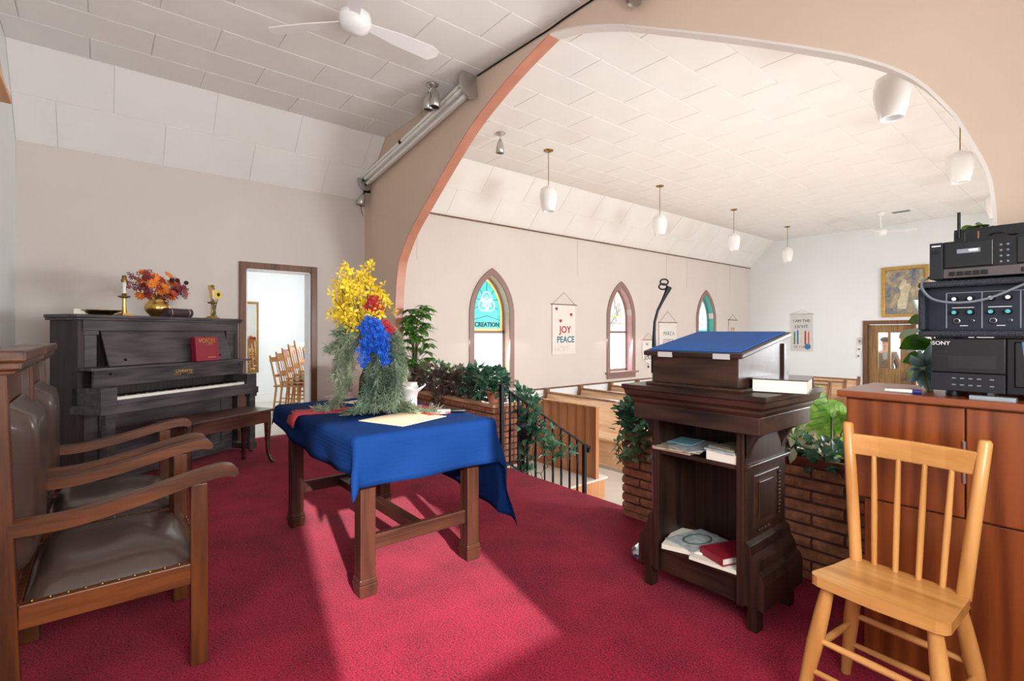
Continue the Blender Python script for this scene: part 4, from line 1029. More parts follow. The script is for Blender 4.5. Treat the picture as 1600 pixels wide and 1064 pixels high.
# small things on the cabinet top
pn_ = thing('ballpoint_pen', 'white ballpoint pen with blue end on the cabinet top', 'pen', (CBX0+.17, CBY0+.035, CBZ+.008), .12)
MB().tube([(-.05, 0, 0), (.03, 0, 0)], [.005, .007], 10).build('barrel', 'ivory', pn_); MB().tube([(.03, 0, 0), (.055, 0, 0)], [.0085, .0085], 10).build('end_cap', mat('navy_cap', S(30, 40, 110), .4), pn_)
tag(MB().box(EX+.10, EX+.21, EY-.012, EY+.03, z0+.0, z0+.012).build('clear_case', mat('grey_case', S(150, 160, 166), .2)), 'flat greyish plastic case tucked under the disc changer', 'case')

# ================================================================== brick planters
BR = random.Random(7)
def brick_run(parent, x0, x1, yf, z0, z1, courses, depth=.05, face=-1, first=0, blen=.29):
    hgt = (z1-z0)/courses; cache = {}
    for c in range(courses):
        off = blen*.5 if (c+first) % 2 else 0
        x = x0-off
        while x < x1-.01:
            a, b_ = max(x, x0), min(x+blen, x1)
            if b_-a > .025:
                key = round(b_-a, 3)
                if key not in cache:
                    m = MB(); w_ = (b_-a)/2-.006; hh = hgt/2-.007
                    rg = random.Random(int(key*1000)); nx = 4
                    vs = []; fs = []
                    for i in range(nx+1):
                        for j in range(3): vs.append((-w_+2*w_*i/nx, -rg.uniform(.0, .006) if 0 < i < nx or j == 1 else .003, -hh+hh*j))
                    for i in range(nx):
                        for j in range(2): q = i*3+j; fs.append((q, q+3, q+4, q+1))
                    n0 = len(vs); vs += [(-w_, depth, -hh), (w_, depth, -hh), (w_, depth, hh), (-w_, depth, hh)]
                    k = nx*3
                    fs += [(0, 1, 2, n0+3, n0), (k, n0+1, n0+2, k+2, k+1), tuple([3*i for i in range(nx, -1, -1)]+[n0, n0+1]), tuple([3*i+2 for i in range(nx+1)]+[n0+2, n0+3])]
                    m.add(vs, fs); cache[key] = m.mesh('brick')
                o = obj('brick', cache[key], 'brick', parent); o.location = ((a+b_)/2, yf, z0+hgt*(c+.5))
            x += blen
def planter(name, label, x0, x1, yf, depth, top, m_top, end):
    r = thing(name, label, 'planter', ((x0+x1)/2, yf, 0)); h = (x1-x0)/2
    MB().box(-h+.012, h-.012, .012, depth-.012, 0, top).build('mortar_core', 'mortar', r)
    MB().box(-h+.004, h-.004, .002, .03, 0, .035).build('base_course', 'brick', r)
    brick_run(r, -h, h, 0, .035, top, 9)
    # end bricks
    s = 1 if end == 'right' else -1
    for c in range(9):
        hg = (top-.035)/9; a = .012 if c % 2 else .055
        MB().box(min(s*h, s*(h-.05)), max(s*h, s*(h-.05)), a, depth-.005, .035+hg*c+.007, .035+hg*(c+1)-.007).build('brick', 'brick', r)
    return r
PT = .565
lp_ = planter('brick_planter', 'brick planter with pale wooden cap left of the iron railing', -5.42, -3.545, 2.70, .30, PT-.02, 'cap_wood', 'right')
MB().box(-.945, .945, -.012, .07, PT-.02, PT+.012).box(-.945, .945, .23, .31, PT-.02, PT+.012).box(.875, .945, .07, .23, PT-.02, PT+.012).build('wood_cap', 'cap_wood', lp_, .004)
MB().box(-.93, .875, .07, .23, PT-.05, PT-.015).build('soil', 'soil', lp_)
rp_ = planter('brick_planter', 'brick planter with dark red trough behind the lectern', -2.125, -.30, 2.70, .13, PT-.01, 'trough', 'left')
MB().box(-.70, .90, -.012, .02, PT-.01, PT+.035).box(-.70, .90, .11, .13, PT-.01, PT+.035).box(-.70, -.68, .02, .11, PT-.01, PT+.035).build('trough', 'trough', rp_, .004)
MB().box(-.68, .90, .02, .11, PT-.01, PT+.015).build('soil', 'soil', rp_)

# ================================================================== plants
def leaf_geo(L_, W_, fold=.15, curl=.3, n=4, shape='ovate'):
    prof = {'ovate': lambda t: math.sin(PI*t**.75)**.9, 'lance': lambda t: math.sin(PI*t)**.8, 'ivy': None}[shape] if shape != 'ivy' else None
    if shape == 'ivy':
        P = [(0, 0), (-.35, -.1), (-.5, .28), (-.28, .42), (-.22, .8), (0, 1.0), (.22, .8), (.28, .42), (.5, .28), (.35, -.1)]
        vs = [(x*W_, y*L_, -abs(x)*W_*fold*1.5-curl*L_*.4*y*y) for x, y in P]+[(0, .4*L_, .02*L_)]
        return vs, [(i, (i+1) % 10, 10) for i in range(10)]
    vs = []; fs = []
    for i in range(n+1):
        t = i/n; w_ = W_/2*max(prof(t), .02); y = L_*t; z = -curl*L_*t*t
        vs += [(-w_, y, z+w_*fold), (0, y, z), (w_, y, z+w_*fold)]
    for i in range(n):
        a = i*3; fs += [(a, a+1, a+4, a+3), (a+1, a+2, a+5, a+4)]
    return vs, fs
def leaf_M(p, d, roll=0, s=1):
    d = Vector(d).normalized(); up = Vector((0,0,1)) if abs(d.z) < .95 else Vector((1,0,0))
    x = d.cross(up).normalized(); z = x.cross(d)
    M = Matrix((x, d, z)).transposed().to_4x4()
    return Matrix.Translation(p) @ M @ Matrix.Rotation(roll, 4, 'Y') @ Matrix.Scale(s, 4)
def leaf_face(p, d, nrm, s=1):
    d = Vector(d).normalized(); x = d.cross(Vector(nrm)).normalized(); z = x.cross(d)
    M = Matrix((x, d, z)).transposed().to_4x4(); return Matrix.Translation(p) @ M @ Matrix.Scale(s, 4)
def foliage(name, m, parent, n, sampler, L_, W_, shape, seed, curl=.3, spread=1.0, upb=.35):
    rg = random.Random(seed); mb = MB(); geo = leaf_geo(L_, W_, .15, curl, 3, shape)
    for k in range(n):
        p, out = sampler(rg); d = Vector(out)+Vector((rg.gauss(0, .5), rg.gauss(0, .5), rg.gauss(upb, .5)))*spread
        mb.add(geo[0], geo[1], True, leaf_M(p, d, rg.uniform(-.8, .8), rg.uniform(.65, 1.15)))
    return stuff(mb.build(name, m, parent, recalc=False))
def leaves(name, m, parent, items, L_, W_, shape, curl=.3, fold=.15, n=4):
    g = leaf_geo(L_, W_, fold, curl, n, shape); me = MB().add(g[0], g[1], True).mesh(name, False); out = []
    for p, d, roll, s in items:
        o = obj(name, me, m, parent); o.matrix_local = leaf_face(p, d, roll, s) if not isinstance(roll, (int, float)) else leaf_M(p, d, roll, s); out.append(o)
    return out
def ell(c, r):
    def f(rg):
        while True:
            v = Vector((rg.uniform(-1, 1), rg.uniform(-1, 1), rg.uniform(-1, 1)))
            if .3 < v.length < 1: break
        return Vector(c)+Vector((v.x*r[0], v.y*r[1], v.z*r[2])), v*.8
    return f
def vines(mb, starts, rg, length, drift, r=.003):
    pts_all = []
    for s in starts:
        p = Vector(s); P = [p.copy()]; d = Vector(drift)
        for k in range(8):
            p = p+(d+Vector((rg.gauss(0, .25), rg.gauss(0, .2), rg.gauss(0, .2))))*length/8; P.append(p.copy())
        mb.tube(P, r, 5); pts_all.append(P)
    return pts_all
def along(paths, jit):
    def f(rg):
        P = rg.choice(paths); k = rg.randrange(len(P)-1); p = P[k].lerp(P[k+1], rg.random())
        v = Vector((rg.gauss(0, 1), rg.gauss(0, 1), rg.gauss(0, 1))); return p+v*jit, v*.6
    return f
# trailing plants on the left planter
Z = PT+.01
def plant(name, label, loc, group=None): return thing(name, label, 'plant', loc, 0, group)
a = plant('leafy_plant', 'dark purplish leafy plant filling the wooden-capped planter', (-4.75, 2.85, PT-.015))
foliage('foliage', 'coleus', a, 420, ell((.0, -.03, .14), (.55, .15, .15)), .085, .06, 'ovate', 21)
foliage('light_foliage', 'ivy2', a, 150, ell((.05, 0, .24), (.5, .12, .09)), .08, .035, 'lance', 22)
foliage('hanging_foliage', 'coleus', a, 60, ell((.3, -.17, .02), (.09, .05, .10)), .07, .05, 'ovate', 23)
a = plant('leafy_plant', 'dark green and purple leafy plant beside the terracotta pot', (-4.05, 2.85, PT-.015))
foliage('foliage', 'ivy', a, 260, ell((0, .0, .17), (.30, .14, .17)), .085, .06, 'ovate', 24)
foliage('purple_foliage', 'coleus', a, 160, ell((-.14, -.05, .15), (.2, .12, .17)), .085, .06, 'ovate', 25)
# potted plant
p = at_depth(758, 627, 4.48)
a = plant('potted_plant', 'bushy green plant in a terracotta pot on the planter cap', (-3.66, 2.80, PT+.0125))
MB().lathe([(.055, 0), (.07, .05), (.082, .088), (.09, .09), (.09, .105), (.078, .105), (.07, .09)], (0,0,0), 24).build('pot', 'terracotta', a)
foliage('foliage', 'ivy', a, 220, ell((-.01, 0, .19), (.15, .13, .12)), .075, .055, 'ovate', 27)
# ivy tumbling over the railing end
a = plant('trailing_ivy', 'trailing ivy tumbling down beside the iron railing', (-3.60, 3.08, NF))
MB().lathe([(.09, .9), (.12, 1.02), (.13, 1.10), (.12, 1.10), (.10, 1.0)], (0, 0, 0), 20).lathe([(.15, 0), (.15, .02), (.03, .04), (.025, .88), (.09, .9)], (0,0,0), 16).build('plant_stand', 'iron', a)
rg = random.Random(30); mb = MB()
P1 = vines(mb, [(rg.uniform(-.08, .08), rg.uniform(-.1, .1), 1.1) for k in range(12)], rg, .95, (.06, -.05, -1))
P2 = vines(mb, [(.05, 0, 1.1+.02*k) for k in range(6)], rg, .5, (.5, .5, -.75))
mb.build('vine_stems', 'stem', a)
foliage('foliage', 'ivy', a, 420, along(P1+P2, .04), .065, .06, 'ivy', 31, .3, .9, -.1)
foliage('crown_foliage', 'ivy', a, 200, ell((0, 0, 1.24), (.19, .17, .17)), .07, .06, 'ivy', 32)
# umbrella plant near the arch foot
p = on_y(640, 2.86)
a = plant('umbrella_plant', 'tall umbrella plant with bright green leaflets beside the arch foot', (p[0]+.06, 2.89, PT-.015))
MB().lathe([(.06, 0), (.085, .13), (.09, .14), (.08, .14)], (0,0,0), 20).build('pot', 'terracotta', a)
rg = random.Random(40); items = []; mb = MB(); stems = []
for k in range(37):
    h = rg.uniform(.28, 1.0); wdt = .20*(1-.5*abs(h-.45)/.6); th = rg.uniform(0, 2*PI); tip = Vector((.02+.06*h+wdt*math.cos(th), wdt*.8*math.sin(th), h))
    stems.append([(0, 0, .1), (tip.x*.3, tip.y*.3, h*.7), tuple(tip)])
    for j in range(8):
        q = 2*PI*j/8+rg.random(); items.append((tip, (math.cos(q), math.sin(q), rg.uniform(-.5, .1)), rg.uniform(-.3, .3), rg.uniform(.8, 1.15)))
for s in stems: mb.tube(s, .0035, 5)
mb.build('stalks', 'stem', a)
leaves('leaf', 'umbrella', a, items, .13, .066, 'ovate', .25)
# ivy on the left end of the right planter
a = plant('ivy_plant', 'glossy dark green ivy hanging over the planter end beside the lectern', (-1.98, 2.76, PT-.01))
foliage('foliage', 'ivy', a, 330, ell((-.0, -.02, .12), (.17, .12, .14)), .072, .06, 'ivy', 51)
rg = random.Random(52); mb = MB(); P1 = vines(mb, [(rg.uniform(-.14, .16), -.09, .04) for k in range(12)], rg, .26, (.05, -.12, -.8)); mb.build('vine_stems', 'stem', a)
foliage('hanging_foliage', 'ivy2', a, 100, along(P1, .02), .055, .05, 'ivy', 53, .3, .8, -.3)
# plants right of the lectern
a = plant('variegated_plant', 'pale variegated leafy plant between lectern and broad-leaved plant', (-1.10, 2.75, PT+.0))
foliage('foliage', 'poin', a, 90, ell((.0, -.03, .11), (.13, .09, .10)), .08, .04, 'ovate', 54)
foliage('dark_foliage', 'coleus', a, 60, ell((-.08, -.04, .09), (.1, .08, .09)), .07, .04, 'ovate', 55)
a = plant('broad_leaved_plant', 'plant with broad bright green veined leaves beside the cabinet', (-.90, 2.77, PT+.0))
OB = Vector((-.90, 2.77, PT))
def bl_(b0, b1, t0, t1, n_, tt=2.66): p0_ = at_depth(b0, b1, tt)-OB; p1_ = at_depth(t0, t1, tt-.06)-OB; return (p0_, p1_-p0_, n_, (p1_-p0_).length/.25)
items = [bl_(1262, 676, 1284, 606, (.55, -.9, .35)), bl_(1325, 655, 1284, 628, (.2, -.9, .5)), bl_(1300, 640, 1335, 690, (.1, -.9, .7)), bl_(1316, 690, 1330, 640, (-.3, -.9, .4)), bl_(1300, 690, 1318, 722, (.2, -1, .2)), bl_(1250, 690, 1232, 655, (.0, -.9, .4)), bl_(1285, 690, 1296, 650, (.3, -.9, .5))]
lv = leaves('leaf', 'dieff', a, items, .25, .15, 'ovate', .25, .12, 6)
mb = MB()
for p_, d, r_, s in items: mb.tube([(0, 0, 0), tuple(Vector(p_)*.5+Vector((0, 0, .02))), p_], .005, 6)
mb.build('stalks', 'stem', a)
v = MB()
for sx in (-1, 1):
    for k in range(5): v.tube([(0, .04+.035*k, .003-.25*.25*((.04+.035*k)/.25)**2), (sx*.05, .075+.035*k, .012-.25*.25*((.075+.035*k)/.25)**2)], .0012, 4)
vm = v.mesh('vein'); MT['vein'] = mat('vein', S(60, 118, 40), .5)
for o in lv: obj('vein', vm, 'vein', o)
foliage('low_foliage', 'ivy', a, 130, ell((.0, -.04, .06), (.2, .09, .08)), .07, .045, 'ovate', 57)
# plants on the cabinet behind the equipment
a = plant('rubber_plant', 'dark green rubber plant with oval leaves behind the sound equipment', (-.36, 2.56, CBZ))
MB().lathe([(.045, 0), (.07, .1), (.075, .105), (.065, .105)], (0,0,0), 20).build('pot', 'terracotta', a)
R3 = Vector((RX, RY, 0)); items = []; T_ = 2.05
mb = MB()
def cabp(px, py, t): return at_depth(px, py, t)-Vector((-.36, 2.56, CBZ))
for i, (bx, by, tx, ty) in enumerate([(1452, 500, 1424, 500), (1450, 512, 1404, 521), (1452, 530, 1410, 540), (1450, 545, 1414, 545), (1455, 560, 1416, 562), (1452, 566, 1418, 584), (1445, 490, 1430, 468), (1462, 540, 1450, 512), (1470, 540, 1480, 512), (1470, 552, 1490, 545), (1448, 555, 1428, 530)]):
    b_ = cabp(bx, by, 2.2); t_ = cabp(tx, ty, 2.14); items.append((b_, t_-b_, (.35*(-1)**i, -.9, .5), (t_-b_).length/.13)); mb.tube([(0, 0, .09), tuple(b_*.6+Vector((0, 0, .02))), tuple(b_)], .004, 6)
for i, (bx, by, tx, ty) in enumerate([(1530, 356, 1503, 360), (1540, 356, 1512, 349), (1545, 357, 1528, 347), (1548, 357, 1556, 349), (1560, 358, 1592, 340), (1550, 357, 1536, 353)]):
    b_ = cabp(bx, by, 2.25); t_ = cabp(tx, ty, 2.2); items.append((b_, t_-b_, (.3*(-1)**i, -.9, .6), (t_-b_).length/.13))
    mb.tube([(0, 0, .09), (.02, .03, .3), tuple(b_)], .004, 6)
mb.build('stalks', 'stem', a); leaves('leaf', 'rubber', a, items, .13, .065, 'ovate', .12, .1, 6)
a = plant('bluegreen_plant', 'blue-green artificial flower rosette low behind the disc changer', (-.45, 2.37, CBZ+.001))
cc = cabp(1441, 576, 1.93)+Vector((-.36, 2.56, CBZ))-Vector((-.45, 2.37, CBZ+.001)); items = []
for k in range(12):
    th = 2*PI*k/12; d = R3*math.cos(th)+Vector((0, 0, 1))*math.sin(th)-Vector((AX, AY, 0))*.5; items.append((cc, d, (-AX*.6+.5*math.cos(th), -AY, .3*(-1)**k), 1.0 if k % 2 else .8))
leaves('leaf', 'bluegreen', a, items, .105, .04, 'lance', .1); MB().ball(cc, .014, 10, 6).build('rosette_heart', 'poin', a); MB().tube([(0, .0, 0), tuple(cc*.5), tuple(cc)], .004, 6).build('stem', 'stem', a)

# ================================================================== flower arrangement on the table
FC = Vector((-2.76, 1.22, TT)); fa = thing('flower_arrangement', 'tall arrangement of yellow, blue and red flowers with drooping greenery on the table', 'flowers', FC)
MB().lathe([(.05, 0), (.07, .02), (.085, .10), (.075, .2), (.05, .26), (.055, .28), (.045, .28)], (-.0, 0, 0), 24).build('vase', 'vase_dark', fa)
MB().box(-.12, .12, -.09, .09, 0, .008, Matrix.Rotation(.5, 4, 'Z')).build('vase_tray', 'black', fa)
FT = FC.x*AX+FC.y*AY
def fp_(px, py, dd=0): return at_depth(px, py, FT+dd)-FC
# yellow forsythia: single blossoms on twigs
mb = MB()
for th in range(4): 
    q = PI/2*th; ca, sa = math.cos(q), math.sin(q)
    def P(r, s_, z): return (r*ca-s_*sa, r*sa+s_*ca, z)
    mb.add([P(.002, 0, 0), P(.014, .0065, .006), P(.026, 0, .010), P(.014, -.0065, .006)], [(0,1,2,3)], True)
bl = mb.mesh('yellow_blossom', False)
rg = random.Random(61); twigs = MB(); base = Vector((-.0, 0, .27))
tips = [(577, 414), (540, 418), (569, 421), (550, 428), (560, 433), (534, 436), (527, 437), (520, 463), (522, 482), (545, 440), (573, 456), (592, 449), (600, 456), (535, 455), (555, 452), (530, 470), (524, 487), (565, 470), (545, 470), (540, 490), (558, 488), (575, 485), (545, 500), (560, 505), (533, 497), (550, 515), (568, 500), (606, 476), (545, 522), (580, 495)]
blooms = []
for (px, py) in tips:
    e = fp_(px, py, rg.uniform(-.12, .12)); mid = base.lerp(e, .5)+Vector((rg.gauss(0, .015), rg.gauss(0, .015), .03)); P = [base, mid, e]
    twigs.tube(catmull([tuple(x) for x in P], 5), .0022, 5)
    for k in range(10):
        f = 1-abs(rg.gauss(0, .16)) if k else 1; f = max(.45, f)
        q = (mid.lerp(e, (f-.5)*2) if f > .5 else base.lerp(mid, f*2))+Vector((rg.gauss(0, .022), rg.gauss(0, .022), rg.gauss(0, .022))); blooms.append(q)
twigs.build('twigs', 'twig', fa)
for q in blooms[:300]:
    o = obj('yellow_blossom', bl, 'yellow', fa)
    nrm = Vector((-AX, -AY, .15))*rg.uniform(.3, 1)+Vector((rg.gauss(0, .7), rg.gauss(0, .7), rg.gauss(0, .7)))
    o.matrix_local = Matrix.Translation(q) @ nrm.to_track_quat('Z', 'Y').to_matrix().to_4x4() @ Matrix.Rotation(rg.uniform(0, 3), 4, 'Z') @ Matrix.Scale(rg.uniform(1.1, 1.5), 4)
# red flowers
for (px, py, R_) in ((585, 468, .034), (582, 478, .042), (592, 480, .03), (600, 507, .032), (608, 515, .034), (590, 494, .015)):
    mb = MB(); c = fp_(px, py, -.03)
    for k in range(26):
        v = Vector((rg.gauss(0, 1), rg.gauss(0, 1), rg.gauss(0, 1))).normalized(); petal_disc(mb, c+Vector((v.x*R_*.8, v.y*R_*.8, v.z*R_*.55)), v+Vector((-AX, -AY, .3)), R_*.5, 5, R_*.35, .3, rg)
    mb.build('red_flower', 'red_petal', fa, recalc=False)
    MB().tube([tuple(base), tuple(base.lerp(c, .5)+Vector((0, 0, .03))), tuple(c)], .0025, 5).build('red_flower_stem', 'stem', fa)
# blue delphinium spikes
for path in ([(583, 500), (572, 503), (566, 512)], [(590, 505), (580, 525), (575, 545), (568, 570)], [(588, 503), (592, 520), (588, 545), (575, 535)], [(592, 505), (600, 530), (605, 550), (608, 570)], [(588, 510), (596, 545), (603, 570)], [(580, 505), (568, 530), (566, 560)]):
    mb = MB(); P = [fp_(px, py, -.15+.01*k) for k, (px, py) in enumerate(path)]
    for k in range(85):
        i = rg.randrange(len(P)-1); c = P[i].lerp(P[i+1], rg.random())+Vector((rg.gauss(0, .014), rg.gauss(0, .014), rg.gauss(0, .012)))
        petal_disc(mb, c, (rg.gauss(-AX, .7), rg.gauss(-AY, .7), rg.gauss(0, .6)), .013, 5, .009, .3, rg)
    mb.tube([tuple(p) for p in P], .003, 5); mb.build('blue_spike', 'blue_petal', fa, recalc=False)
# drooping greenery
def droop(paths, m, n, nl, seed, ln=.045, fwd=-.02):
    rg = random.Random(seed); mb = MB()
    for path in paths:
        for s in range(n):
            jx, jd = rg.gauss(0, 7), rg.gauss(0, .06)
            P = catmull([tuple(fp_(px+jx*(i/len(path)), py+rg.gauss(0, 3), jd*(i+1)/len(path)+fwd*min(1, i*.6))) for i, (px, py) in enumerate(path)], 5); P = [Vector(p) for p in P]
            for p in P: p.z = max(p.z, .004)
            mb.tube(P, .0016, 4)
            for k in range(nl):
                i = rg.randrange(1, len(P)-1); p = P[i].lerp(P[i+1] if i+1 < len(P) else P[i], rg.random()); d = (P[i]-P[i-1]).normalized()*.8+Vector((rg.gauss(0, .7), rg.gauss(0, .7), rg.gauss(0, .6)))
                d.normalize(); e = p+d*ln*rg.uniform(.6, 1.1); e.z = max(e.z, .003); sd = d.cross(Vector((rg.gauss(0, 1), rg.gauss(0, 1), rg.gauss(0, 1)))).normalized()*.0028
                mb.add([p, p.lerp(e, .5)+sd, e, p.lerp(e, .5)-sd], [(0,1,2,3)], True)
    return mb.build('drooping_greenery', m, fa, recalc=False)
stuff(droop([[(578, 520), (555, 530), (538, 560), (534, 600), (528, 628)], [(578, 520), (552, 522), (530, 545), (522, 590)], [(578, 520), (550, 545), (545, 590), (520, 632), (500, 640)], [(575, 525), (540, 530), (515, 545)], [(575, 520), (545, 512), (530, 520)]], 'fern', 9, 90, 71))
stuff(droop([[(588, 530), (590, 560), (588, 600), (583, 640)], [(590, 525), (605, 555), (612, 600), (606, 638)], [(590, 525), (612, 540), (622, 580), (620, 625)], [(588, 540), (578, 580), (572, 620), (560, 644)], [(592, 550), (600, 590), (598, 635)], [(590, 560), (590, 600), (575, 630), (545, 648)]], 'fern2', 13, 95, 72, .05, -.11))
stuff(droop([[(595, 520), (615, 520), (628, 545), (634, 590)], [(595, 520), (620, 530), (625, 570), (612, 620)], [(600, 600), (630, 630), (660, 644), (685, 652)], [(600, 615), (625, 640), (650, 650)]], 'fern', 8, 85, 73))

# ================================================================== iron railing
RXx = -3.50
def rail_pt(px): return on_x(px, RXx)
y0, t0 = rail_pt(784); y1, t1 = rail_pt(913)
zt0, zt1 = zat(603, t0), zat(695, t1)
rr = thing('iron_railing', 'black wrought iron stair railing with twisted balusters and scrolls', 'railing', (RXx, y0, 0))
def RP(y, z): return (0, y-y0, z)
ztop = lambda y: zt0+(zt1-zt0)*(y-y0)/(y1-y0)
zbot = lambda y: ztop(y)-.66
MB().bar(RP(y0-.02, ztop(y0-.02)), RP(y1+.06, ztop(y1+.06)), .04, .014).build('handrail', 'iron', rr, .003)
MB().bar(RP(y0, zbot(y0)), RP(y1, zbot(y1)), .03, .012).build('bottom_rail', 'iron', rr)
MB().box(-.016, .016, -.016, .016, .0, zt0).build('post', 'iron', rr, .002)
MB().box(-.018, .018, y1-y0-.018, y1-y0+.018, NF, zt1).build('post', 'iron', rr, .002)
MB().prism([(y1-y0+.02, zt1+.005), (y1-y0+.075, zt1-.02), (y1-y0+.075, zt1-.05), (y1-y0+.055, zt1-.09), (y1-y0+.045, zt1-.03), (y1-y0+.02, zt1-.01)], 'x', -.018, .018).build('rail_end', 'iron', rr)
bxs = [797, 810, 824, 837, 851, 864, 877, 890, 902]
for k, px in enumerate(bxs):
    y, t = rail_pt(px); a, b_ = zbot(y), ztop(y)
    if k == 4:
        MB().box(-.006, .006, y-y0-.006, y-y0+.006, a, b_).build('plain_baluster', 'iron', rr)
        for sgn, zc in ((1, .80), (-1, .55), (1, .34), (-1, .15)):
            c = a+(b_-a)*zc; P = []
            for i in range(22):
                q = i/21; th = 4.2*PI*(q-.5); R_ = .012+.03*abs(q-.5)*2*(1-.55*abs(q-.5)*2)
                P.append((0, y-y0+sgn*(.012+.035*(1-(2*q-1)**2)+.012*math.sin(th)), c+(q-.5)*.16+.012*math.cos(th)))
            MB().tube(P, .0032, 5).build('scroll', 'iron', rr)
    else:
        vs = []; fs = []; n = 28
        for i in range(n+1):
            q = i/n; th = 9*PI*max(0, min(1, (q-.22)/.6)); h = .0115
            for j in range(4):
                an = th+PI/4+PI/2*j; vs.append((h*math.cos(an), y-y0+h*math.sin(an), a+(b_-a)*q))
        for i in range(n):
            for j in range(4): fs.append((i*4+j, i*4+(j+1) % 4, i*4+4+(j+1) % 4, i*4+4+j))
        MB().add(vs, fs).build('twisted_baluster', 'iron', rr)

# ================================================================== wooden screen in front of the pews
PY = 4.36
scn = thing('wooden_screen', 'boarded fir screen standing in front of the first pew', 'screen', (-4.4, PY, -.45))
MB().box(-1.0, .63, -.03, .03, .80, .825).build('cap_rail', 'screen', scn, .003)
n = 11
for i in range(n):
    a = -.98+1.57*i/n; MB().box(a+.003, a+1.57/n-.003, -.012, .010, .0, .80).build('board', 'screen', scn)
MB().box(.59, .625, -.025, .025, 0, .80).build('end_post', 'screen', scn, .002)
MB().box(-.98, .59, .010, .02, .0, .8).build('backing', 'screen', scn)
# ================================================================== pews
def pew(label, group):
    r = thing('pew', label, 'pew', (0, 0, 0), 0, group); Lp = 2.62
    MB().hexa([(0, -.04, .40), (Lp, -.04, .40), (Lp, -.015, .40), (0, -.015, .40), (0, .07, .88), (Lp, .07, .88), (Lp, .095, .88), (0, .095, .88)]).build('backrest', 'pew', r)
    MB().box(0, Lp, .045, .115, .88, .905).build('top_rail', 'pew_end', r, .004)
    MB().box(0, Lp, -.44, -.02, .41, .44).build('seat', 'pew', r, .004)
    MB().box(0, Lp, -.40, -.38, .05, .41).build('front_board', 'pew', r)
    prof = catmull([(-.46, 0), (-.46, .40), (-.47, .50), (-.43, .56), (-.35, .57), (-.20, .585), (-.08, .63), (-.01, .74), (.04, .88), (.05, .94), (.09, .965), (.13, .94), (.125, .89), (.10, .80), (.09, .5), (.09, 0)], 3)
    for x in (-.045, Lp): MB().prism(prof, 'x', x, x+.045).build('end_panel', 'pew_end', r)
    return r
rows = [5.85+.85*k for k in range(9)]
first = None; ORD = ('first', 'second', 'third', 'fourth', 'fifth', 'sixth', 'seventh', 'eighth', 'ninth')
gl, gr_ = 'pews on the window side', 'pews on the far side of the aisle'
for k, y in enumerate(rows):
    if first is None: first = pew('oak pew in the block below the stained glass windows', gl); o = first
    else: o = copy_tree(first)
    o.location = (-6.25, y, NF); o['label'] = '%s oak pew from the boarded screen, below the stained glass windows' % ORD[k]
for k, y in enumerate(rows[1:]):
    o = copy_tree(first); o.location = (-2.10, y, NF); o['label'] = '%s oak pew from the platform, across the aisle from the windows' % ORD[k]; o['group'] = gr_

# ================================================================== hanging lights, fans, spots, tubes
def pendant():
    r = thing('pendant_light', '', 'pendant lamp', (0, 0, ZC))
    MB().lathe([(.065, 0), (.06, -.012), (.03, -.022), (.012, -.03)], (0,0,0), 20).build('canopy', 'brass_dull', r)
    MB().tube([(0,0,-.02), (0,0,-.49)], .005, 8).build('rod', 'brass_dull', r)
    MB().lathe([(.02, -.46), (.045, -.475), (.045, -.485), (.095, -.50), (.112, -.56), (.115, -.62), (.10, -.72), (.078, -.795), (.072, -.80), (.068, -.79), (.09, -.70), (.10, -.60), (.09, -.53), (.04, -.505)], (0,0,0), 28).build('shade', 'opal', r)
    return r
pd = pendant(); first_ = True
PYs = (4.51, 7.0, 9.45, 11.9)
for x, lab, g in ((-4.74, '%s white glass pendant lamp from the arch, in the row by the windows', 'pendants by the windows'), (-1.07, '%s white glass pendant lamp from the arch, in the row away from the windows', 'pendants across the nave')):
    for k, y in enumerate(PYs):
        o = pd if first_ else copy_tree(pd); first_ = False
        o.location = (x, y, ZC); o['label'] = lab % ORD[k]; o['group'] = g
def fan(label, loc, angs, drop, R_):
    r = thing('ceiling_fan', label, 'ceiling fan', loc)
    MB().lathe([(.0, 0), (.07, -.001), (.065, -.03), (.03, -.07), (.013, -.075)], (0,0,0), 20).build('canopy', 'white', r)
    MB().tube([(0,0,-.06), (0,0,-drop+.07)], .012, 10).build('rod', 'white', r)
    MB().lathe([(.02, -drop+.09), (.05, -drop+.085), (.10, -drop+.06), (.105, -drop+.02), (.10, -drop+.01), (.10, -drop), (.085, -drop-.03), (.05, -drop-.052), (.0, -drop-.06)], (0,0,0), 28).build('motor', 'white', r)
    for a in angs:
        M = Matrix.Rotation(a, 4, 'Z')
        pts = [(.08, -.03), (.2, -.045), (.3, -.06), (R_-.06, -.075), (R_, -.05), (R_+.01, .0), (R_-.03, .06), (.3, .055), (.2, .04), (.08, .03)]
        MB().prism([(x, y) for x, y in pts], 'z', -.003, .003, M @ Matrix.Translation((0, 0, -drop+.02)) @ Matrix.Rotation(-.22, 4, 'X')).build('blade', 'white', r, .002)
    return r
fan('white ceiling fan with three blades over the chancel', (-3.2, 1.29, ZC), [math.radians(k) for k in (92, 221, 338)], .35, .62)
fan('small white ceiling fan near the far nave wall', (-3.0, 11.9, ZC), [math.radians(k) for k in (20, 140, 260)], .42, .55)
vt = thing('ceiling_vent', 'small flat vent in the nave ceiling beside the far fan', 'vent', (-2.72, 12.1, ZC-.012))
MB().box(-.16, .16, -.1, .1, 0, .012).build('frame', 'white', vt)
for k in range(5): MB().box(-.14, .14, -.075+.035*k, -.06+.035*k, -.004, 0).build('slat', 'label_dim', vt)
MT['dark_in'] = mat('lamp_inside', S(26, 24, 26), .5)
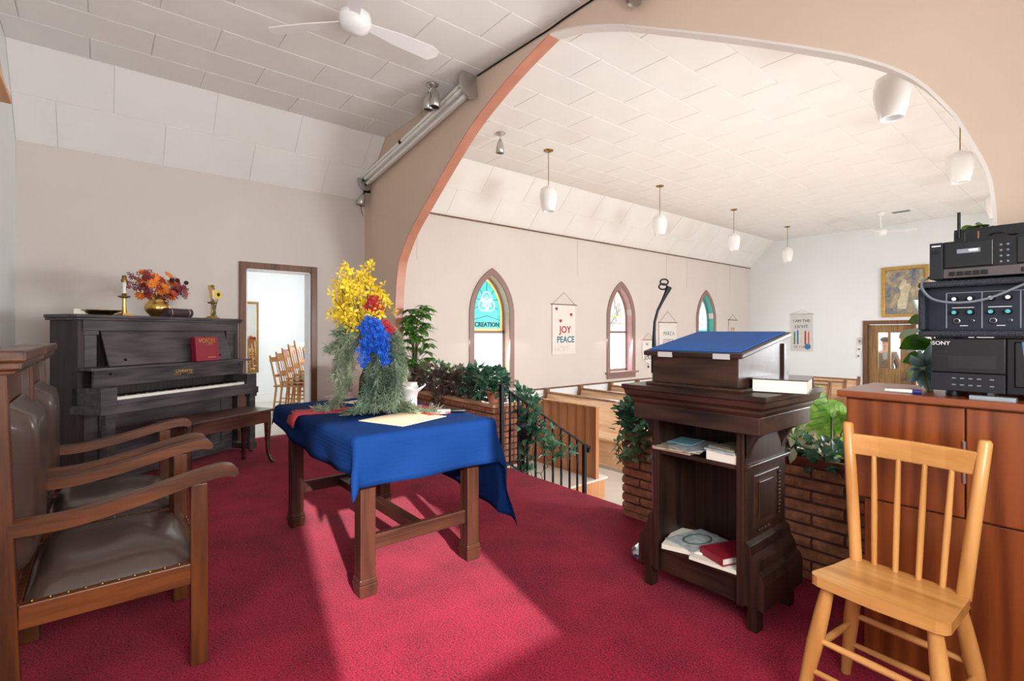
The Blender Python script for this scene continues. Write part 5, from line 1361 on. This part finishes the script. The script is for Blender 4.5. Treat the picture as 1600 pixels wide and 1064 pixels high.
def spot_head(r, M):
    MB().lathe([(.0, .0), (.018, -.002), (.03, -.03), (.048, -.10), (.052, -.165), (.047, -.167), (.042, -.14), (.0, -.135)], (0,0,0), 22, M).build('head', 'steel', r)
    MB().lathe([(.0, -.150), (.046, -.157)], (0,0,0), 22, M).build('lens', 'dark_in', r)
def spot(label, loc, heads):
    r = thing('spotlight', label, 'spotlight', loc)
    MB().lathe([(.0, 0), (.06, -.001), (.055, -.014), (.02, -.028), (.012, -.035)], (0,0,0), 22).build('mount', 'steel', r)
    for off, tilt, ax in heads:
        MB().tube([(0,0,-.03), (off[0]*.6, off[1]*.6, -.05), (off[0], off[1], -.075)], .006, 8).build('arm', 'steel', r)
        spot_head(r, Matrix.Translation((off[0], off[1], -.07)) @ Matrix.Rotation(tilt, 4, ax))
    return r
spot('twin steel spotlight on the chancel ceiling beside the tube light', (-4.19, 2.45, ZC), [((-.03, -.02), .08, 'Y'), ((.045, .02), -.12, 'X')])
spot('single steel spotlight on the nave ceiling behind the arch', (-4.70, 3.68, ZC), [((0, 0), .05, 'Y')])
def tube_light(label, A, B):
    A, B = Vector(A), Vector(B); r = thing('tube_light', label, 'fluorescent light', (A+B)/2); a, b_ = A-(A+B)/2, B-(A+B)/2; d = (b_-a).normalized(); n_ = Vector((0, -1, 0)); dn = d.cross(n_).normalized()
    if dn.z > 0: dn = -dn
    MB().bar(a+n_*-.0, b_+n_*-.0, .02, .15, (0, 1, 0)).build('back_tray', 'white', r) if False else MB().bar(a-n_*.0, b_-n_*.0, .12, .02, (0, 1, 0)).build('back_tray', 'white', r)
    for k, (dz, nn) in enumerate(((-.045, .06), (.02, .075), (.075, .05))):
        m0 = a+dn*dz+n_*nn; m1 = b_+dn*dz+n_*nn
        MB().tube([m0, m1], .019, 12).build('tube', 'ivory', r)
        MB().tube([m0, m0+d*.05], .022, 12).build('tube_holder', 'black', r)
    mid = a.lerp(b_, .42)+dn*-.045+n_*.06; MB().tube([mid, mid+d*.045], .023, 12).build('tube_joint', 'black', r)
    for e, s in ((a, 1), (b_, -1)):
        pts = [(.11*math.cos(q), .15*math.sin(q)) for q in [2*PI*i/20 for i in range(20)]]
        M = Matrix((n_, dn, d*s)).transposed().to_4x4(); M.translation = e+n_*.045
        MB().prism(pts, 'z', -.012, .012, M).build('end_plate', 'steel', r, .003)
    return r
tube_light('open fluorescent tube light on the arch wall above the doorway corner', (-6.12, YA-.03, 3.18), (-3.78, YA-.03, 3.50))
tube_light('open fluorescent tube light on the arch wall above the cabinet', (-1.95, YA-.03, 3.44), (.40, YA-.03, 3.10))
ws = thing('spotlight', 'steel spotlight hanging from the lower end of the tube light', 'spotlight', (-6.16, YA-.07, 3.06))
MB().box(-.015, .015, -.01, .07, -.04, .02).tube([(0, 0, .0), (0, 0, -.06)], .007, 8).build('mount', 'iron', ws)
spot_head(ws, Matrix.Translation((0, -.01, -.05)) @ Matrix.Rotation(-.25, 4, 'X') @ Matrix.Rotation(.15, 4, 'Y'))
MB().tube([(0, -.05, -.2), (.005, -.05, -.27), (.02, -.04, -.32), (.04, -.03, -.36)], .004, 6).build('pull_cord', 'iron', ws)
wire = [(-3.75, YA-.012, 3.58), (-3.4, YA-.012, 3.575), (-2.95, YA-.012, 3.565), (-2.8, YA-.012, 3.56), (-2.6, YA-.012, 3.565), (-2.3, YA-.012, 3.56), (-1.95, YA-.012, 3.55)]
tag(MB().tube(catmull(wire, 5), .007, 8).build('electric_cable', 'black'), 'black cable clipped along the top of the arch wall', 'cable')

# ================================================================== banners, painting and wall fittings
MT['felt'] = mat('white_felt', S(226, 222, 216), .9, var=.03); MT['felt2'] = mat('grey_white_felt', S(208, 210, 206), .9, var=.03)
MT['red_felt'] = mat('red_felt', S(170, 40, 48), .9); MT['teal_felt'] = mat('teal_felt', S(52, 124, 140), .9); MT['cream_felt'] = mat('cream_felt', S(214, 206, 196), .9)
MT['ink'] = mat('dark_felt', S(48, 44, 50), .9); MT['orange_felt'] = mat('orange_felt', S(204, 110, 50), .9); MT['green_felt'] = mat('green_felt', S(70, 140, 70), .9); MT['blue_felt'] = mat('blue_felt', S(60, 120, 170), .9)
MW = lambda y, z, d=.006: Matrix.Translation((d, y, z)) @ Matrix.Rotation(PI/2, 4, 'Z') @ Matrix.Rotation(PI/2, 4, 'X')   # on the left wall, facing +X
def wall_banner(label, px0, px1, py0, py1, felt, point=0, hook=True, rod='trim_brown'):
    ya, ta = on_x(px0, XL); yb, tb_ = on_x(px1, XL); tm = (ta+tb_)/2; zt_, zb_ = zat(py0, tm), zat(py1, tm); c = (ya+yb)/2; h = (yb-ya)/2
    r = thing('wall_banner', label, 'banner', (XL+.012, c, zb_)); H_ = zt_-zb_
    poly = [(-h, point), (0, 0), (h, point), (h, H_), (-h, H_)] if point else [(-h, 0), (h, 0), (h, H_), (-h, H_)]
    MB().prism(poly, 'x', 0, .004).build('cloth', felt, r)
    MB().tube([(.006, -h-.04, H_), (.006, h+.04, H_)], .008, 8).build('rod', rod, r)
    if hook: MB().tube([(.006, -h, H_), (.002, 0, H_+h*.75), (.006, h, H_)], .003, 5).build('cord', rod, r)
    return r, h, H_
r, h, H_ = wall_banner('white wall banner reading JOY and PEACE with red hearts', 862, 898, 476, 553, 'felt')
for (y, z) in ((-.65*h, .91*H_), (.62*h, .8*H_), (-.3*h, .67*H_)):
    hp = [(y+.035*(16*math.sin(t)**3)/16, z+.035*(13*math.cos(t)-5*math.cos(2*t)-2*math.cos(3*t)-math.cos(4*t))/16) for t in [2*PI*i/20 for i in range(20)]]
    MB().prism(hp, 'x', .004, .007).build('heart', 'red_felt', r)
lettering('JOY', .17, 'red_felt', r, MW(.1*h, .43*H_), bold=.003); lettering('PEACE', .155, 'teal_felt', r, MW(.14*h, .235*H_), bold=.003); lettering('HOPE', .15, 'cream_felt', r, MW(-.15*h, .05*H_))
r, h, H_ = wall_banner('small pointed white pennant beside the pale leaded window', 1003, 1020.5, 531, 568, 'felt', .12)
lettering('SOUL', .11, 'ink', r, MW(0, .17*H_)); lettering('on', .08, 'ink', r, MW(-.2*h, .78*H_)); 
MB().tube([(.006, .06*math.cos(a)*(1+.3*math.sin(3*a)), .46*H_+.07*math.sin(a)) for a in [2*PI*i/20 for i in range(21)]], .009, 6).tube([(.006, -.04, .4*H_), (.006, .05, .53*H_)], .009, 6).build('emblem', 'ink', r); MB().ball((.01, 0, -.07), .02, 8, 6).tube([(.005, 0, 0), (.008, 0, -.06)], .004, 5).build('tassel', 'ink', r)
r, h, H_ = wall_banner('white banner lettered MAKE A JOYFUL half hidden by the lectern', 1029, 1056, 504, 556, 'felt', 0)
lettering('MAKE A', .12, 'label_dim', r, MW(.1*h, .62*H_)); lettering('JOYFUL', .12, 'label_dim', r, MW(.05*h, .40*H_))
r, h, H_ = wall_banner('small cream pennant with orange emblem near the far corner', 1138, 1150, 500, 532, 'cream_felt', .1, True, 'ink')
lettering('joy', .16, 'orange_felt', r, MW(0, .5*H_))
# banner on the far wall
FW = lambda x, z: Matrix.Translation((x, -.006, z)) @ Matrix.Rotation(PI/2, 4, 'X')
xa, xb, zt_, zb_ = -5.29, -4.79, 1.68, .76
r = thing('wall_banner', 'grey-white banner lettered I AM THE LIGHT with coloured candles', 'banner', ((xa+xb)/2, YF-.012, zb_)); h = (xb-xa)/2; H_ = zt_-zb_
MB().box(-h, h, -.004, 0, 0, H_).build('cloth', 'felt2', r); MB().tube([(-h-.02, -.006, H_), (h+.02, -.006, H_)], .008, 8).build('rod', 'steel', r); MB().tube([(-h, -.004, H_), (0, 0, H_+.1), (h, -.004, H_)], .003, 5).build('cord', 'steel', r)
lettering('I AM THE', .095, 'ink', r, FW(0, .78*H_)); lettering('LIGHT', .11, 'ink', r, FW(0, .62*H_)); lettering('OF THE', .075, 'red_felt', r, FW(-.05, .08*H_))
for k, (x, hh, m_) in enumerate(((-.16, .3, 'green_felt'), (-.085, .34, 'blue_felt'), (-.01, .42, 'cream_felt'), (.09, .32, 'red_felt'), (.165, .3, 'orange_felt'))):
    MB().box(x-.017, x+.017, -.008, -.004, .18*H_, .18*H_+hh).prism([(x-.008, .18*H_+hh), (x+.008, .18*H_+hh), (x, .18*H_+hh+.05)], 'y', -.008, -.004).build('felt_candle', m_, r)
MB().lathe([(.0, 0), (.07, .0), (.07, .004)], (0,0,0), 20, Matrix.Translation((.14, -.005, .12*H_)) @ Matrix.Rotation(PI/2, 4, 'X')).build('globe', 'blue_felt', r)
# framed painting
m, N, L, b = new_mat('soft_painting'); v = coords(N, L); n1 = noise(N, L, v, 4.5, 6, .7)
L.new(ramp(N, L, n1, [(.32, S(60, 78, 104)), (.46, S(120, 126, 132)), (.56, S(168, 150, 116)), (.7, S(206, 196, 168))]), b.inputs['Base Color']); b.inputs['Roughness'].default_value = .5; MT['painting'] = m
x0, x1, z0_, z1_ = -3.385, -2.55, 1.56, 2.66
r = thing('framed_painting', 'gilt-framed painting of a pale robed figure above the far door', 'painting', ((x0+x1)/2, YF-.002, z0_)); h = (x1-x0)/2; H_ = z1_-z0_
MB().box(-h+.05, h-.05, -.02, 0, .05, H_-.05).build('canvas', 'painting', r)
MB().ring([(-h, 0), (h, 0), (h, H_), (-h, H_)], [(-h+.07, .07), (h-.07, .07), (h-.07, H_-.07), (-h+.07, H_-.07)], 'y', -.045, 0).build('frame', 'gold', r, .01)
MT['pale_paint'] = mat('pale_paint', S(198, 190, 160), .6, var=.25, vs=12)
fig = [(-.13, .18), (.02, .17), (.06, .35), (.07, .55), (.12, .66), (.08, .72), (.03, .72), (.03, .80), (-.03, .81), (-.06, .74), (-.1, .66), (-.06, .5), (-.12, .35)]
MB().prism(fig, 'y', -.0225, -.02).build('painted_figure', 'pale_paint', r)
# switches and thermostat by the far door
def fitting(name, label, cat, px, py, w_, hh, m_):
    X, t = on_y(px, YF); r = thing(name, label, cat, (X, YF-.001, zat(py, t)))
    MB().box(-w_/2, w_/2, -.025, 0, -hh/2, hh/2).build('housing', m_, r, .004); MB().box(-w_/4, w_/4, -.031, -.025, -hh/5, hh/5).build('face', 'label_dim', r); return r
fitting('thermostat', 'grey upright wall unit beside the far door', 'thermostat', 1344, 533, .07, .16, 'steel')
fitting('wall_socket', 'pale square wall unit below the grey one', 'switch', 1343, 545.5, .10, .09, 'ivory')
fitting('light_switch', 'white light switch lowest beside the far door', 'switch', 1342, 556, .07, .11, 'white')

# ================================================================== side room contents
my0, my1 = 1.62, 2.12
mr = thing('wall_mirror', 'tall gilt-edged mirror on the side room wall', 'mirror', (SX+.002, (my0+my1)/2, .52)); h = (my1-my0)/2
MT['mirror'] = mat('mirror_glass', S(226, 232, 234), .02, metal=1, var=.0)
MB().box(0, .015, -h+.02, h-.02, .02, 1.21).build('glass', 'mirror', mr)
MB().ring([(-h, 0), (h, 0), (h, 1.23), (-h, 1.23)], [(-h+.035, .035), (h-.035, .035), (h-.035, 1.195), (-h+.035, 1.195)], 'x', 0, .03).build('frame', 'brass_dull', mr)
def side_chair():
    r = thing('stacking_chair', 'light wooden chair in the nested row inside the side room', 'chair', (0,0,0), 0, 'chairs in the side room')
    MB().box(-.2, .2, -.2, .2, .42, .445).build('seat', 'maple_x', r, .008)
    for sx in (-1, 1):
        MB().tube([(sx*.17, -.17, .42), (sx*.19, -.2, 0)], [.016, .013], 8).build('leg', 'maple', r); MB().tube([(sx*.17, .17, .42), (sx*.19, .21, 0)], [.016, .013], 8).build('leg', 'maple', r)
        MB().tube([(sx*.17, .17, .43), (sx*.19, .26, .88)], [.015, .013], 8).build('back_post', 'maple', r)
    MB().bar((-.19, .255, .82), (.19, .255, .82), .02, .07).build('crest_rail', 'maple_x', r)
    MB().bar((-.18, .2, .58), (.18, .2, .58), .012, .04).build('back_rail', 'maple_x', r)
    for x in (-.06, .06): MB().tube([(x, .17, .44), (x, .25, .8)], .007, 6).build('spindle', 'maple', r)
    for sx in (-1, 1): MB().tube([(sx*.18, -.185, .2), (sx*.18, .19, .2)], .009, 6).build('stretcher', 'maple', r)
    return r
c1 = None
for k in range(5):
    o = side_chair() if c1 is None else copy_tree(c1); c1 = c1 or o
    o.location = (-7.86+.055*k, 2.22+.07*k, .055*k); o.rotation_euler.z = PI/2+.75; o['label'] = '%s light wooden chair from the floor in the stack inside the side room' % ORD[k]
tb2 = thing('side_table', 'small white table behind the side room chairs', 'table', (-6.86, 2.72, 0))
MB().box(-.25, .25, -.3, .3, .7, .73).build('top', 'white', tb2)
for sx in (-1, 1):
    for sy in (-1, 1): MB().box(sx*.22-.02, sx*.22+.02, sy*.27-.02, sy*.27+.02, 0, .7).build('leg', 'white', tb2)
ob2 = copy_tree(bq); ob2.location = (-6.86, 2.66, .731); ob2['label'] = 'orange flowers in a brass bowl on the side room table'
# cloth-covered chair in the corner behind the table
p, t = on_y(530, 2.3)
cv = thing('covered_chair', 'chair under a pale pinkish cover in the corner beyond the table', 'chair', (-5.66, 2.25, 0), -.9)
MT['cover'] = mat('pale_cover', S(206, 186, 178), .85, var=.05)
prof = [(-.22, .50), (-.24, .66), (-.17, .82), (-.12, .86), (.14, .86), (.2, .80), (.24, .64), (.22, .50)]
MB().prism(prof, 'y', .13, .2).build('backrest', 'cover', cv, .02)
MB().box(-.22, .22, -.24, .2, .40, .50).build('seat', 'cover', cv, .02)
for sx in (-1, 1):
    for sy in (-1, 1): MB().box(sx*.18-.018, sx*.18+.018, sy*.18-.018, sy*.18+.018, 0, .40).build('leg', 'oak_dark', cv)
# wooden hymn board high on the back wall
hbz = 2.35
hb = thing('wooden_bracket_shelf', 'light wooden box mounted high on the back wall over the armchairs', 'shelf', (-2.62, YB, 0))
pa, pb = at_depth(21, 107, 1.96), at_depth(0, 100, 1.9)
MB().hexa([(-.5, 0, 2.32), (.0, 0, 2.32), (.0, .28, 2.25), (-.5, .28, 2.25), (-.5, 0, 2.75), (.0, 0, 2.75), (.0, .22, 2.75), (-.5, .22, 2.75)]).build('box', 'maple_x', hb, .004)
MB().box(-.51, .01, .25, .295, 2.235, 2.262).build('lip', 'maple_x', hb, .003)

# ================================================================== person outside the far door
def skin_fig(name, pts, edges, radii, m_, parent, sub=2):
    me = bpy.data.meshes.new(name); me.from_pydata(pts, edges, []); o = obj(name, me, m_, parent)
    md = o.modifiers.new('skin', 'SKIN'); md.use_smooth_shade = True
    for i, rr_ in enumerate(radii): me.skin_vertices[0].data[i].radius = rr_ if isinstance(rr_, tuple) else (rr_, rr_)
    me.skin_vertices[0].data[0].use_root = True
    s = o.modifiers.new('sub', 'SUBSURF'); s.levels = sub; s.render_levels = sub; return o
MT['skin'] = mat('skin', S(206, 160, 136), .55, var=.05); MT['jacket'] = mat('tweed_jacket', S(120, 106, 92), .9, var=.3, vs=40); MT['trousers'] = mat('dark_trousers', S(52, 50, 54), .9); MT['cap'] = mat('dark_cap', S(60, 58, 62), .8)
X, t = on_y(1381, 14.05)
pr = thing('person', 'person in dark cap and tweed jacket behind the far door glass', 'person', (X+.03, 14.05, NF), .2)
body = [(0, 0, .95), (0, 0, 1.15), (0, 0, 1.38), (0, 0, 1.50), (0, -.01, 1.60), (0, -.02, 1.68), (0, -.015, 1.77), (-.17, 0, 1.42), (-.24, .02, 1.16), (-.24, -.06, .92), (.17, 0, 1.42), (.24, .02, 1.16), (.24, -.06, .92), (-.09, 0, .88), (-.10, -.01, .5), (-.10, .02, .08), (-.10, -.12, .03), (.09, 0, .88), (.10, -.01, .5), (.10, .02, .08), (.10, -.12, .03), (-.24, -.10, .83), (.24, -.10, .83)]
ed = [(0, 1), (1, 2), (2, 3), (3, 4), (4, 5), (5, 6), (2, 7), (7, 8), (8, 9), (2, 10), (10, 11), (11, 12), (0, 13), (13, 14), (14, 15), (15, 16), (0, 17), (17, 18), (18, 19), (19, 20), (9, 21), (12, 22)]
rad = [(.15, .10), (.14, .10), (.16, .10), .055, .08, .095, .07, .07, .05, .036, .07, .05, .036, .085, .06, .042, .035, .085, .06, .042, .035, .03, .03]
bd = skin_fig('body', body, ed, rad, 'skin', pr)
jk = [0, 1, 2, 7, 8, 9, 10, 11, 12]; mp_ = {v: i for i, v in enumerate(jk)}
skin_fig('jacket', [body[i] for i in jk]+[(0, 0, .80)], [(mp_[a], mp_[b_]) for a, b_ in ed if a in mp_ and b_ in mp_]+[(0, 9)], [tuple(x*1.16+.01 for x in (rad[i] if isinstance(rad[i], tuple) else (rad[i], rad[i]))) for i in jk]+[(.19, .13)], 'jacket', pr)
tj = [0, 13, 14, 15, 17, 18, 19]; mp_ = {v: i for i, v in enumerate(tj)}
skin_fig('trousers', [body[i] for i in tj], [(mp_[a], mp_[b_]) for a, b_ in ed if a in mp_ and b_ in mp_], [tuple(x*1.1+.012 for x in (rad[i] if isinstance(rad[i], tuple) else (rad[i], rad[i]))) for i in tj], 'trousers', pr)
MB().ball((0, -.01, 1.755), (.102, .11, .068), 16, 8).ball((0, -.10, 1.735), (.075, .06, .012), 14, 6).build('cap', 'cap', pr)
for sx in (-1, 1):
    MB().ball((sx*.034, -.108, 1.685), .010, 8, 6).build('eye', 'ink', pr); MB().ball((sx*.10, -.01, 1.67), (.014, .022, .03), 8, 6).build('ear', 'skin', pr)
MB().ball((0, -.122, 1.658), (.014, .02, .022), 8, 6).build('nose', 'skin', pr); MB().ball((0, -.11, 1.615), (.028, .008, .006), 8, 6).build('mouth', mat('lips', S(160, 100, 90), .5), pr)
MB().prism([(-.035, 1.30), (.035, 1.30), (.05, 1.47), (-.05, 1.47)], 'y', -.145, -.12).build('scarf', mat('pale_scarf', S(170, 182, 176), .9), pr)
